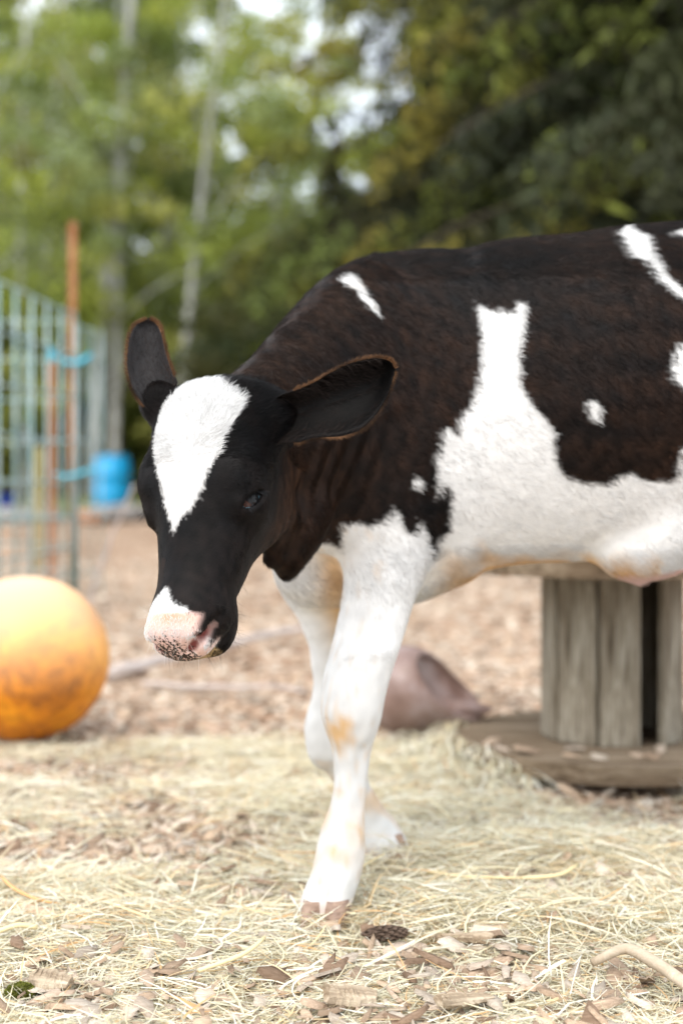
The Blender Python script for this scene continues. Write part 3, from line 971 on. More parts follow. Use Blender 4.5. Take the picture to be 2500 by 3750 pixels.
e1 = ear(ep([(985, 1500, 1.592), (1020, 1452, 1.585), (1080, 1430, 1.575), (1140, 1405, 1.57), (1210, 1365, 1.565), (1300, 1325, 1.56), (1375, 1312, 1.558), (1425, 1322, 1.556), (1446, 1350, 1.556)]),
         ep([(985, 1560, 1.590), (1020, 1625, 1.580), (1085, 1622, 1.562), (1150, 1604, 1.552), (1230, 1600, 1.545), (1310, 1578, 1.545), (1375, 1520, 1.548), (1425, 1430, 1.552), (1446, 1358, 1.556)]), .030, back=(-.1, 1, .12))
e2 = ear(ep([(625, 1440, 1.645), (645, 1400, 1.642), (633, 1370, 1.645), (616, 1320, 1.65), (602, 1270, 1.66), (590, 1220, 1.665), (572, 1186, 1.67), (548, 1170, 1.67)]),
         ep([(595, 1510, 1.645), (555, 1510, 1.640), (516, 1470, 1.645), (484, 1415, 1.65), (466, 1330, 1.655), (474, 1245, 1.66), (500, 1190, 1.668), (540, 1170, 1.67)]), .014, back=(.15, 1, .1))
VV, QQ = [BV], [BQ]; off = len(BV); NBODY = off
PARTID = [np.zeros(len(BV), int)]
for k, (v, q) in enumerate((e1, e2)):
    VV.append(v); QQ.append(q + off); off += len(v); PARTID.append(np.full(len(v), k + 1))
CV = np.concatenate(VV); CQ = np.concatenate(QQ); PID = np.concatenate(PARTID)
print('calf verts', len(CV))


# ---- coat: where it is white, tan, bare
def inside(poly, x, y):
    poly = np.array(poly, float); r = np.zeros(x.shape, bool); j = len(poly) - 1
    for i in range(len(poly)):
        xi, yi = poly[i]; xj, yj = poly[j]
        c = ((yi > y) != (yj > y)) & (x < (xj - xi) * (y - yi) / (yj - yi + 1e-12) + xi)
        r ^= c; j = i
    return r


P_MAIN = [(-.30, -.1), (-.30, .47), (-.075, .497), (-.033, .494), (-.016, .491), (0.0, .487), (.02, .485), (.034, .481), (.048, .489), (.062, .498), (.066, .508), (.073, .498), (.076, .484),
          (.087, .474), (.096, .478), (.099, .492), (.106, .478), (.108, .46), (.11, .443), (.12, .466), (.136, .477), (.134, .489), (.138, .515), (.137, .529), (.127, .537), (.118, .517),
          (.118, .54), (.119, .565), (.124, .591), (.129, .606), (.146, .599), (.153, .622), (.163, .639), (.171, .67), (.176, .704), (.176, .737), (.174, .762), (.188, .754), (.199, .757),
          (.215, .753), (.225, .767), (.23, .757), (.223, .727), (.217, .692), (.222, .658), (.233, .635), (.249, .62), (.263, .605), (.264, .585), (.268, .56), (.28, .546), (.309, .536),
          (.334, .536), (.347, .546), (.358, .548), (.379, .542), (.408, .539), (.419, .543), (.421, .577), (.45, .60), (.50, .57), (.56, .55), (.62, .58), (.66, .50), (.72, .47), (.80, .50), (1.0, .5), (1.0, -.1)]
P_OTHER = [
    [(.097, .547), (.102, .539), (.098, .53), (.093, .526), (.091, .532), (.092, .542)],
    [(.303, .637), (.308, .640), (.316, .636), (.317, .621), (.315, .612), (.308, .618), (.301, .627)],
    [(.35, .862), (.366, .875), (.376, .863), (.389, .850), (.391, .834), (.395, .817), (.408, .795), (.430, .776), (.47, .75), (.50, .73), (.48, .72), (.45, .75), (.428, .768), (.408, .778), (.393, .798), (.382, .819), (.362, .824), (.355, .842)],
    [(.422, .859), (.431, .866), (.47, .88), (.50, .87), (.46, .86), (.439, .855), (.428, .854)],
    [(.421, .708), (.413, .699), (.407, .682), (.409, .665), (.42, .655), (.45, .65), (.47, .69), (.45, .71)],
    [(-.006, .799), (.004, .809), (.012, .802), (.023, .790), (.028, .775), (.037, .765), (.046, .747), (.034, .757), (.023, .768), (.018, .781), (.003, .790)],
    [(.60, .80), (.68, .84), (.75, .80), (.74, .70), (.66, .66), (.60, .70)]]
P_BLAZE = [(-.036, .002), (-.01, -.004), (.012, -.002), (.032, .006), (.0464, .0120), (.0560, .0228), (.0560, .0373), (.0530, .0518), (.0475, .0697), (.0435, .0875), (.0390, .1006), (.034, .1096), (.0267, .1297),
           (.0145, .1473), (.0041, .1584), (-.0034, .1694), (-.0093, .1770), (-.0150, .1595), (-.0232, .1375), (-.0307, .1155), (-.0415, .0883), (-.050, .06), (-.052, .035), (-.046, .015)]
P_NOSE = [(-.0134, .2355), (-.0223, .2445), (-.032, .252), (-.044, .256), (-.06, .262), (-.06, .33), (.036, .33), (.041, .296), (.037, .288), (.0335, .288), (.0315, .281), (.0300, .2735), (.0265, .2659), (.0188, .2601), (.0084, .2554), (-.0017, .2467)]
DARK = np.array((.0026, .0025, .0029)); BROWN = np.array((.022, .0100, .0052)); WHITE = np.array((.70, .70, .695)); TAN = np.array((.60, .36, .14))
NBPS = (P_MAIN, P_OTHER, P_BLAZE, P_NOSE)


def coat(P, pid):
    """colour, hair length and density factor at points of the calf"""
    n = len(P); q = P - POLL; U = q @ HU; Vv = q @ HF; A = q @ HA
    jx = wob(P, .022, 1) * .0016 + wob(P, .007, 2) * .0006; jz = wob(P, .022, 3) * .0016 + wob(P, .007, 4) * .0006
    X, Y, Z = P.T
    head = (A > -.035) & (A < .33) & (np.abs(U) < .11) & (Vv > -.155 + .0 * A) & (Vv < .06) & (pid == 0) & ((X < -.045) | (Y < 1.60))
    white = inside(P_MAIN, X + jx, Z + jz)
    for p in P_OTHER: white |= inside(p, X + jx, Z + jz)
    # neck and dewlap are dark in front of the brisket
    nk = (~head) & (X < .0) & (Y < 1.775 + .6 * (X + .02)) & (Z > .40)
    white &= ~nk
    hw = (inside(P_BLAZE, U + jx, A + jz) & (Vv > -.05)) | (inside(P_NOSE, U + jx, A + jz) & (Vv > -.056))
    white = np.where(head, hw, white)
    white &= pid == 0
    br = np.clip(.42 + .20 * wob(P, .16, 0) + .14 * wob(P * (1, 1, .35), .010, 5), 0, 1)
    br = np.where(head, br * .30 + .95 * np.clip((-Vv - .080) / .04, 0, 1) + .30 * ((A > .2) & (U < -.02)), br)
    br = np.where(pid > 0, .10, br)
    br = np.where(nk, br + .15, br)
    tone = np.clip(1 + .34 * wob(P * (1, 1, .5), .010, 2) + .28 * wob(P * (.6, 1, .6), .0045, 4), .35, 2.2)
    dark = (DARK * (1 - br[:, None]) + BROWN * br[:, None]) * tone[:, None]
    tan = np.zeros(n)
    tr = (~head) & (pid == 0)
    tan += tr * .95 * np.clip((.452 + .01 * wob(P, .03, 1) - Z) / .03, 0, 1) * np.clip((X - .11) / .05, 0, 1) * (Z > .36) * (X < .40)
    tan += tr * 1.0 * np.exp(-((X + .009) / .022)**2 - ((Z - .415) / .075)**2) * .8 * (Y > 1.80) * (Y < 1.94)
    tan += tr * .45 * np.exp(-((X - .005) / .02)**2 - ((Z - .35) / .05)**2) * (Y > 1.90)
    tan += tr * .85 * np.clip(1.2 * np.exp(-(((X + .003) / .0175)**2) - ((Z - .231) / .023)**2) - .08 + .22 * wob(P * (1, 1, .5), .008, 1), 0, 1) * (Y < 1.80) * (Y > 1.70) * ((X > -.03) & (X < .05))
    tan += tr * .25 * np.clip(wob(P, .025, 3) + .3, 0, 1) * (Z < .16) * (Z > .05)
    tan += tr * .30 * np.exp(-((Z - .105) / .028)**2) * np.clip(.7 + wob(P, .03, 2), 0, 1.2)
    tan = np.clip(tan, 0, 1)[:, None]
    wt = WHITE * (1 - .13 * np.clip((.34 - Z) / .1, 0, 1) * tr)[:, None] * (1 - tan) + TAN * tan  # white dimmed down the lower legs to offset the strong light on them
    cor = (tr * np.clip((.036 + .005 * wob(P, .015, 5) - Z) / .016, 0, 1) * .5)[:, None]
    wt = wt * (1 - cor) + np.array((.50, .34, .27)) * cor
    pinkb = (tr & (X > .34) & (X < .47) & (Z < .425))[:, None]
    wt = np.where(pinkb, np.array((.66, .47, .42)), wt)
    wt = wt * (1 + .05 * wob(P, .012, 4))[:, None]
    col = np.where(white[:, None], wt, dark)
    # lengths
    L = np.full(n, .0105)
    L = np.where(tr, .0055 + .0055 * np.clip((Z - .26) / .18, 0, 1), L)
    L = np.where(tr & (Z > .36) & (Z < .46) & (X > .1), .017, L)
    L = np.where(tr & (Z > .80) & (X > -.02), .015, L)
    L = np.where(head, .0062 + .0060 * np.clip((.12 - A) / .08, 0, 1) * np.clip((Vv + .09) / .05, 0, 1), L)
    L = np.where(head & (A < .01) & (Vv > -.09), .015, L)
    L = np.where(head & (A < .055) & (np.abs(U) > .050), .014, L)
    L = np.where(pid > 0, .0042, L)
    # bare skin: nose pad, eye openings
    pad = (((U - 0) / .0325)**2 + ((Vv + .030) / .026)**2 < 1.0) & (A > .2665) & head
    lips = head & (A > .296)
    bare = pad | lips
    for m_, ev, out, th in EYES:
        d = P - m_
        bare |= (np.abs(d @ ev) < .0160) & (np.abs(d @ th) < .0078) & (np.linalg.norm(d, axis=1) < .02)
    dens = np.where(bare, np.where(pad & (A < .275), .25, .0), 1.0)
    dens = np.where(pad & (U < -.012) & (A < .292), .6, dens)
    return col, L, dens, head, pad, white, (U, Vv, A), nk


WHORL = H(.0071, .0085, .095)
EARDIR = {1: np.array((.9, -.05, .35)), 2: np.array((-.25, .08, .95))}


def flow(P, N, pid, head, nk):
    X, Y, Z = P.T; n = len(P)
    D = np.tile(np.array((.80, 0, -.60)), (n, 1))
    t = np.clip((Z - .78) / .06, 0, 1)[:, None]; D = D * (1 - t) + np.array((1., 0, -.15)) * t
    t = np.clip((.43 - Z) / .05, 0, 1)[:, None] * (X < .20)[:, None]; D = D * (1 - t) + np.array((.08, 0, -1.)) * t
    t = (np.clip((.04 - X) / .08, 0, 1) * (Z > .42))[:, None]; D = D * (1 - t) + np.array((.45, .35, -.80)) * t
    hd = P - WHORL; hd /= np.linalg.norm(hd, axis=1, keepdims=True) + 1e-9
    sw = np.cross(N, hd); r = np.linalg.norm(P - WHORL, axis=1)[:, None]
    hd = hd + sw * .9 * np.exp(-r / .02)
    q = (P - POLL) @ HA
    w = np.clip((q - .16) / .08, 0, 1)[:, None]
    hd = hd * (1 - w * .5) + HA * w * .5
    D = np.where(head[:, None], hd, D)
    for k in (1, 2):
        D = np.where((pid == k)[:, None], EARDIR[k], D)
    D = D + .20 * np.stack([wob(P, .028, 0), wob(P, .028, 3), wob(P, .028, 5)], 1) + .06 * np.stack([wob(P, .008, 1), wob(P, .008, 2), wob(P, .008, 4)], 1)
    D -= N * (D * N).sum(1)[:, None]
    return D / (np.linalg.norm(D, axis=1, keepdims=True) + 1e-9)


# ---- the body mesh
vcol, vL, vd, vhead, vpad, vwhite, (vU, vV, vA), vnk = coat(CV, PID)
soft = np.zeros(NBODY)
for k_ in range(8):
    soft += coat(CV[:NBODY] + RNG.normal(0, .0022, (NBODY, 3)), PID[:NBODY])[5]
soft = (soft / 8)[:, None]
hot = vwhite[:NBODY][:, None]
base_dark = np.where(hot, DARK * .9 + BROWN * .3, vcol[:NBODY]); base_white = np.where(hot, vcol[:NBODY], WHITE)
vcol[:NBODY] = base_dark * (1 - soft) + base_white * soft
skin = NT('calf_skin', .62, .12)
ca = skin.attr('col'); ma = skin.attr('bare')
sp = skin.new('ShaderNodeSeparateColor'); skin.l(ma.outputs['Color'], sp.inputs[0])
oc_ = skin.coord((1, 1, 1))
padc = skin.ramp(skin.noise(oc_, 60, 3), [(.3, (.62, .47, .45)), (.6, (.66, .45, .39)), (.75, (.72, .56, .51))])
vn = skin.noise(oc_, 330, 3.0, .5, .3)
gt = skin.new('ShaderNodeMath', operation='ADD'); skin.l(vn, gt.inputs[0]); skin.l(sp.outputs[1], gt.inputs[1])
thr = skin.new('ShaderNodeMapRange'); skin.l(gt.outputs[0], thr.inputs['Value'])
thr.inputs['From Min'].default_value = .92; thr.inputs['From Max'].default_value = 1.02
padc = skin.mix(sp.outputs[2], padc, (.64, .27, .175))
na_ = skin.attr('nostril'); padc = skin.mix(na_.outputs['Fac'], padc, (.16, .045, .04))
padc2 = skin.mix(thr.outputs[0], padc, (.034, .024, .018))
skin.color(skin.mix(sp.outputs[0], ca.outputs['Color'], padc2))
skin.bump(skin.noise(oc_, 420, 3), .35, .0012)
vcol = np.where((PID > 0)[:, None], vcol * .4, vcol); vcol[PID == 2] = (.022, .021, .022); vcol[PID == 1] *= .4  # far ear greyed: its sheen is put into the skin colour
cme = mesh_from('calf_body', CV, CQ, [skin.m])
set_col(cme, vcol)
spk = np.clip((vA - .272) / .034, 0, 1) * .42 + .13 - np.clip((vU - .012) / .02, 0, 1) * .25
bare = np.zeros((len(CV), 3)); bm_ = vhead * np.clip(np.minimum(np.minimum((vV + .058) / .006, (vA - .264) / .005), (.038 - np.abs(vU)) / .005), 0, 1)
bare[:, 0] = bm_; bare[:, 1] = np.clip(spk, 0, 1)
bare[:, 2] = np.exp(-((vU - .009) / .021)**2 - ((vA - .2735) / .0075)**2)
def segd(P, a, b):
    d = b - a; t = np.clip((P - a) @ d / (d @ d), 0, 1); return np.linalg.norm(P - a - t[:, None] * d, axis=1)
nos = np.zeros(len(CV))
for s_ in (-1, 1):
    dd_ = np.minimum(segd(CV, H(s_ * .020, -.030, .300), H(s_ * .030, -.026, .293)), segd(CV, H(s_ * .030, -.026, .293), H(s_ * .043, -.038, .273)))
    nos = np.maximum(nos, np.clip((.0065 - dd_) / .003, 0, 1))
at_ = cme.attributes.new('nostril', 'FLOAT', 'POINT'); at_.data.foreach_set('value', nos.astype(np.float32))
bare[:, 0] = np.maximum(bare[:, 0], nos)
set_col(cme, bare, 'bare')
lipm_ = vhead & (vV < -.050) & (vA > .292); vcol[lipm_] = (.34, .24, .12)
cme.attributes['col'].data.foreach_set('color', np.concatenate([vcol, np.ones((len(vcol), 1))], 1).astype(np.float32).ravel())
calf = empty('calf', (.3, 1.88, 0))
tag(calf, 'black and white calf standing on hay, head lowered and turned', 'calf')
calf_body = link('body', cme, calf)
calf_body.location = (-.3, -1.88, 0)
CL = (-.3, -1.88, 0)

# ---- hair
hm = NT('calf_hair', .34, .42)
hc_ = hm.attr('col').outputs['Color']; hm.color(hc_)
bw_ = hm.new('ShaderNodeRGBToBW'); hm.l(hc_, bw_.inputs[0]); hmr = hm.new('ShaderNodeMapRange'); hm.l(bw_.outputs[0], hmr.inputs['Value'])
hmr.inputs['From Max'].default_value = .4; hmr.inputs['To Min'].default_value = .115; hmr.inputs['To Max'].default_value = .30
hm.l(hmr.outputs[0], hm.b.inputs['Specular IOR Level'])
fine_white = hm.b


def hair_curves(name, P, pts, rad, col, mat, parent):
    """pts: (n, k, 3)"""
    n, k, _ = pts.shape
    hc = bpy.data.hair_curves.new(name)
    hc.add_curves([k] * n)
    hc.position_data.foreach_set('vector', pts.astype(np.float32).ravel())
    ra = hc.attributes.get('radius') or hc.attributes.new('radius', 'FLOAT', 'POINT')
    ra.data.foreach_set('value', np.broadcast_to(rad, (n, k)).astype(np.float32).ravel())
    set_col(hc, col, 'col', 'CURVE')
    hc.materials.append(mat)
    o = link(name, hc, parent)
    if parent is calf: o.location = CL
    return o


tri = np.concatenate([CQ[:, [0, 1, 2]], CQ[:, [0, 2, 3]]])
A0, B0, C0 = CV[tri[:, 0]], CV[tri[:, 1]], CV[tri[:, 2]]
fn = np.cross(B0 - A0, C0 - A0); ar = np.linalg.norm(fn, axis=1) / 2 + 1e-12; fn = fn / (2 * ar[:, None])
VN = np.zeros_like(CV)
for c_ in range(3): np.add.at(VN, tri[:, c_], fn * ar[:, None])
VN /= np.linalg.norm(VN, axis=1, keepdims=True) + 1e-12
cen = (A0 + B0 + C0) / 3
w = ar.copy()
tp = PID[tri[:, 0]]
inh = vhead[tri[:, 0]] | (tp > 0)
w *= np.where(inh, 1.9, 1.0)
toc = np.array((0, 0, EYE)) - cen; face = (toc * fn).sum(1) / np.linalg.norm(toc, axis=1)
w *= np.where(face > -.15, 1.0, .22)                    # the far side carries a thinner coat
w *= np.where(cen[:, 0] > .50, .25, 1.0)
NHAIR = 560000
pick = RNG.choice(len(tri), NHAIR, p=w / w.sum())
r1 = np.sqrt(RNG.random(NHAIR)); r2 = RNG.random(NHAIR)
b0, b1, b2 = 1 - r1, r1 * (1 - r2), r1 * r2
HP = A0[pick] * b0[:, None] + B0[pick] * b1[:, None] + C0[pick] * b2[:, None]
HN = VN[tri[pick, 0]] * b0[:, None] + VN[tri[pick, 1]] * b1[:, None] + VN[tri[pick, 2]] * b2[:, None]
HN /= np.linalg.norm(HN, axis=1, keepdims=True) + 1e-9
hp = PID[tri[pick, 0]]
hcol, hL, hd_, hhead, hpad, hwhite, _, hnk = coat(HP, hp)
keep = RNG.random(NHAIR) < hd_
HP, HN, hp, hcol, hL, hhead, hnk, hwhite = [a[keep] for a in (HP, HN, hp, hcol, hL, hhead, hnk, hwhite)]
n = len(HP)
D = flow(HP, HN, hp, hhead, hnk)
D += RNG.normal(0, .13, (n, 3)); D -= HN * (D * HN).sum(1)[:, None] * .8; D /= np.linalg.norm(D, axis=1, keepdims=True)
Ln = hL * RNG.uniform(.6, 1.35, n)
lift = np.where(hhead & (hL > .008), .55, .22) * RNG.uniform(.6, 1.5, n)
lift = np.where(hp > 0, .55, lift)
ts = np.array([0, .33, .66, 1.0]); pts = np.zeros((n, 4, 3)); pts[:, 0] = HP - HN * .0008
cur = pts[:, 0].copy()
side = np.cross(HN, D)
curl = RNG.normal(0, .25, n)
for i in range(1, 4):
    ph = lift * (1.25 - .55 * i)
    d = D * np.cos(ph)[:, None] + HN * np.sin(ph)[:, None] + side * (curl * (i - 1) * .5)[:, None]
    cur = cur + d * (Ln / 3)[:, None]; pts[:, i] = cur
base_r = np.where(hwhite, .00017, .00015) * np.where(hhead, .85, 1.0)
rad = base_r[:, None] * np.array([1, .95, .75, .2])
hcol = hcol * np.where(hwhite, RNG.uniform(.82, 1.12, n), RNG.uniform(.55, 1.5, n))[:, None]
hcol = np.where((hp == 1)[:, None], hcol * .6, hcol); hcol = np.where((hp == 2)[:, None], hcol * 3.2 + .010, hcol); hcol = np.clip(hcol, 0, .86)  # far ear hairs lightened so their colour carries the grey sheen
# rim hair of the ears: longer, russet
rp, rd, rc = [], [], []
for k, (v, q) in enumerate((e1, e2)):
    m = 32; rows_ = v.reshape(-1, m, 3)
    mid = rows_.mean(1, keepdims=True)
    for col_i, dens_ in ((0, 20), (31, 20), (15, 20), (16, 20)):
        line = rows_[:, col_i]
        for i in range(10, len(line) - 1):
            for _ in range(dens_):
                t = RNG.random(); p = line[i] * (1 - t) + line[i + 1] * t
                o_ = p - mid[i, 0]; o_ /= np.linalg.norm(o_)
                rp.append(p); rd.append(o_ + EARDIR[k + 1] * .6 + RNG.normal(0, .25, 3)); rc.append(np.array((.13, .066, .032)) * RNG.uniform(.3, 1.6) * np.clip(.75 + .55 * wob(p[None], .03, 1)[0], .15, 1.3))
rp, rd, rc = np.array(rp), np.array(rd), np.array(rc)
rd /= np.linalg.norm(rd, axis=1, keepdims=True); rl = RNG.uniform(.002, .0068, len(rp))
rpts = rp[:, None] + rd[:, None] * (rl[:, None] * ts)[:, :, None]
# long loose hairs inside the near ear, and wisps at the ear roots
q0 = e1[0].reshape(-1, 32, 3); ip, idr = [], []
for _ in range(1500):
    i = int(RNG.integers(3, 34)); j = int(RNG.choice([0, 1, 2, 3, 13, 14, 15, 4, 5, 8])) ; p = q0[i, j]
    toc_ = q0[i, 7] - p; ip.append(p + RNG.normal(0, .0015, 3)); idr.append(np.array((.75, -.35, .15)) + toc_ * 12 + RNG.normal(0, .22, 3))
ip, idr = np.array(ip), np.array(idr); idr /= np.linalg.norm(idr, axis=1, keepdims=True); il = RNG.uniform(.006, .019, len(ip))
ipts = ip[:, None] + idr[:, None] * (il[:, None] * ts)[:, :, None]; ipts[:, 3, 2] -= il * .2
rpts = np.concatenate([rpts, ipts]); rc = np.concatenate([rc, np.array((.009, .006, .005)) * RNG.uniform(.4, 2.5, (len(ip), 1))]); rp = np.concatenate([rp, ip])
pts = np.concatenate([pts, rpts]); rad = np.concatenate([rad, np.tile(np.array([.00013, .00012, .0001, .00003]), (len(rp), 1))]); hcol = np.concatenate([hcol, rc])
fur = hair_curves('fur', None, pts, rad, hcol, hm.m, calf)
tag(fur, kind='stuff')

# ---- eyes, lids, lashes, whiskers, hooves
eyem = NT('eye_wet', .05, .22); ec_ = eyem.attr('col'); eyem.color(ec_.outputs['Color'])
lidm = NT('lid_rim_glint', .22, .7).color((.09, .20, .25)).m  # blue wet reflection along the lower lid, put into the rim colour
for m_, ev, out, th in EYES:
    c_ = m_ - out * .0085
    V = []; n1, n2 = 14, 22
    for i in range(n1 + 1):
        a_ = math.pi * i / n1
        for j in range(n2):
            b_ = 2 * math.pi * j / n2
            V.append(c_ + .0148 * (math.cos(a_) * out + math.sin(a_) * (math.cos(b_) * ev + math.sin(b_) * th)))
    V = np.array(V); F = [(i * n2 + j, i * n2 + (j + 1) % n2, (i + 1) * n2 + (j + 1) % n2, (i + 1) * n2 + j) for i in range(n1) for j in range(n2)]
    me = mesh_from('eye', V, np.array(F), [eyem.m])
    d = V - m_
    scl = np.clip((-(d @ ev) - .0075) / .0018, 0, 1)[:, None]
    set_col(me, np.array((.006, .006, .007)) * (1 - scl) + np.array((.16, .07, .05)) * scl)
    e = link('eye', me, calf); e.location = CL
    aa = np.linspace(-.15, math.pi + .05, 18)
    path = np.array([m_ + ev * (-math.cos(x)) * .0150 + th * math.sin(x) * .0057 + out * (.0035 - .003 * abs(math.cos(x))) for x in aa])
    v, f = tube(path, np.interp(aa, [0, .3, 2.6, 3.1], [.0016, .0009, .0008, .0004]), 7)
    o = obj('eyelid_glint', v, f, lidm, calf); o.location = CL
lp, lr, lc = [], [], []
def strand(p, d, L, bend, r, c):
    d = d / np.linalg.norm(d); P_ = [p]
    for i in range(1, 6):
        dd = d + bend * (i / 5)
        P_.append(P_[-1] + dd / np.linalg.norm(dd) * L / 5)
    lp.append(P_); lr.append(r * np.array([1, .95, .85, .7, .5, .2])); lc.append(c)
for s_, (m_, ev, out, th) in zip((-1, 1), EYES):
    for i in range(46):
        x = RNG.uniform(.15, math.pi - .15)
        p = m_ - ev * math.cos(x) * .0135 - th * math.sin(x) * .0062 + out * .0035
        strand(p, out * .9 + th * RNG.uniform(.1, .9) - ev * math.cos(x) * .4, RNG.uniform(.010, .017), th * .6 + RNG.normal(0, .1, 3), .00013, (.02, .022, .026))
    for i in range(7):
        p = H(s_ * RNG.uniform(.064, .078), -.03 + RNG.uniform(-.01, .01), .085 + RNG.uniform(0, .03))
        strand(p, out + RNG.normal(0, .4, 3), RNG.uniform(.015, .03), RNG.normal(0, .5, 3), .00010, (.03, .03, .03))
lash = hair_curves('eyelashes', None, np.array(lp), np.array(lr), np.array(lc), hm.m, calf); tag(lash, kind='stuff')
lp, lr, lc = [], [], []
bv = CV[:NBODY]; cand = np.nonzero(vhead[:NBODY] & (vA[:NBODY] > .245) & (vV[:NBODY] > -.11))[0]
for i in RNG.choice(cand, 150):
    p = CV[i]; nn = VN[i]; lft = (p - H(0, -.04, .27)) @ HU
    if vU[i] > -.01 and vV[i] > -.02 and vA[i] < .262: continue
    strand(p, nn + HA * .35 + RNG.normal(0, .25, 3), RNG.uniform(.006, .026), RNG.normal(0, .35, 3) - np.array((0, 0, .3)), .00008,
           (.65, .62, .58) if (vV[i] > -.045 and vU[i] < .030) else (.03, .028, .025))
for i in range(36):
    p = H(RNG.uniform(-.01, .035), RNG.uniform(-.092, -.075), RNG.uniform(.20, .28))
    strand(p, -HF * .6 + HA * .5 + HU * .4 + RNG.normal(0, .2, 3), RNG.uniform(.010, .024), RNG.normal(0, .3, 3), .00010, (.04, .035, .03))
whisk = hair_curves('whiskers', None, np.array(lp), np.array(lr), np.array(lc), hm.m, calf); tag(whisk, kind='stuff')
hoofm = NT('hoof_horn', .5, .4)
hoofm.color(hoofm.ramp(hoofm.noise(hoofm.coord((30, 30, 140)), 2.0), [(.3, (.17, .105, .075)), (.6, (.34, .235, .175)), (.8, (.24, .16, .115))]))


def hoof(c, dirv, w, l, h):
    dirv = np.array(dirv, float); dirv /= np.linalg.norm(dirv); sx = np.array((-dirv[1], dirv[0]))
    V = []; nlev, ns_ = 5, 16
    for i in range(nlev):
        t = i / (nlev - 1)
        for k in range(ns_):
            a_ = 2 * math.pi * k / ns_
            cx = math.cos(a_) * l * (1 - .34 * t) - t * l * .25; cy = math.sin(a_) * w * (1 - .18 * t)
            if cx > 0: cy *= 1 - .35 * (cx / l)**2
            V.append((c[0] + dirv[0] * cx + sx[0] * cy, c[1] + dirv[1] * cx + sx[1] * cy, c[2] + h * t))
    F = [(i * ns_ + k, i * ns_ + (k + 1) % ns_, (i + 1) * ns_ + (k + 1) % ns_, (i + 1) * ns_ + k) for i in range(nlev - 1) for k in range(ns_)]
    F.append(tuple(range(ns_))[::-1]); F.append(tuple((nlev - 1) * ns_ + k for k in range(ns_)))
    o = obj('hoof', V, F, hoofm.m, calf); o.location = CL


hoof((*at(1146, 3390, 1.728)[:2], .002), (-.45, -1), .0158, .037, .029)
hoof((*at(1232, 3390, 1.722)[:2], .002), (-.10, -1), .0180, .039, .031)
hoof((*at(1462, 3072, 1.962)[:2], at(1462, 3072, 1.962)[2] - .006), (.8, -.6), .007, .010, .012)
fx = at(1475, 3150, 1.965)
hoof((fx[0], 1.945, .004), (.8, -.5), .014, .030, .028); hoof((fx[0] - .006, 1.975, .004), (.9, -.2), .014, .030, .028)
for sy in (-1, 1):
    dx = -.05 if sy > 0 else .02
    for o_ in (-.014, .014):
        hoof((.675 + dx, SPINE + sy * .095 + o_, .004), (-1, 0), .013, .036, .036)

# ------------------------------------------------------------------ things in the paddock
# ---- orange ball
bm = NT('orange_rubber', .48, .35)
oc_ = bm.coord((1, 1, 1))
st = bm.noise(oc_, 9, 8, .72, .3); st2 = bm.noise(oc_, 42, 5, .65)
c1 = bm.ramp(st, [(.34, (.25, .085, .02)), (.47, (.66, .22, .012)), (.62, (.90, .37, .015))])
c2 = bm.ramp(st2, [(.38, (.55, .5, .45)), (.55, (1, 1, 1))])
top_light = bm.new('ShaderNodeNewGeometry'); sx = bm.new('ShaderNodeSeparateXYZ'); bm.l(oc_, sx.inputs[0])
mr = bm.new('ShaderNodeMapRange'); mr.inputs['From Min'].default_value = -.06; mr.inputs['From Max'].default_value = .17; bm.l(sx.outputs['Z'], mr.inputs['Value'])
mm = bm.new('ShaderNodeMath', operation='MULTIPLY'); mm.inputs[1].default_value = .66; bm.l(mr.outputs[0], mm.inputs[0])
bm.color(bm.mix(mm.outputs[0], bm.mix(.55, c1, bm.mix(1.0, c1, c2, 'MULTIPLY')), (.86, .66, .46)))  # paler towards the top: the highlight from above is blended into the colour
bm.bump(st2, .12, .003)
RB = .172; YB = 2.936; bp = at(95, 2410, YB)
V = []; n1, n2 = 40, 64
for i in range(n1 + 1):
    a = math.pi * i / n1
    for j in range(n2):
        b = 2 * math.pi * j / n2; V.append((RB * math.sin(a) * math.cos(b), RB * math.sin(a) * math.sin(b), RB * math.cos(a)))
V = np.array(V); V[:, 2] *= .985; V *= (1 + .004 * wob(V, .08, 2))[:, None]
F = np.array([(i * n2 + j, (i + 1) * n2 + j, (i + 1) * n2 + (j + 1) % n2, i * n2 + (j + 1) % n2) for i in range(n1) for j in range(n2)])
ball = obj('ball', V, F, bm.m); ball.location = bp
tag(ball, 'large scuffed orange ball resting on the hay at the left edge', 'ball')
v, f = lathe([(.001, .004), (.006, .004), (.008, .002), (.009, 0)], 14)
valve = obj('valve', v, f, bm.m, ball); valve.location = (.03, .05, RB * .985 * .93); valve.rotation_euler = (-.3, .15, 0)

# ---- wooden cable spool
def wood_mat(name, lo, mid, hi, axis_scale):
    m = NT(name, .85, .2); c = m.coord(axis_scale); rn = m.new('ShaderNodeObjectInfo')
    g = m.noise(c, 9, 8, .7, .6); g2 = m.noise(m.coord(tuple(x * .35 for x in axis_scale)), 5, 3)
    base = m.ramp(g, [(.30, lo), (.5, mid), (.70, hi)])
    base = m.mix(1.0, base, m.ramp(g2, [(.35, (.62, .56, .50)), (.6, (1.1, 1.1, 1.1))]), 'MULTIPLY')
    m.color(base); m.bump(g, .6, .003); return m.m


staveM = wood_mat('weathered_stave', (.085, .066, .046), (.25, .22, .17), (.41, .385, .33), (9, 9, 1.0))
boardM = wood_mat('weathered_board', (.085, .060, .040), (.21, .16, .11), (.32, .265, .20), (1.0, 9, 9))
XC, YC, RD, RC = .523, 2.75, .310, .130
spool = empty('cable_spool', (XC, YC, 0))
tag(spool, 'weathered grey wooden cable spool standing on end behind the calf belly', 'cable spool')
Z0, TH, Z1 = .012, .034, .370


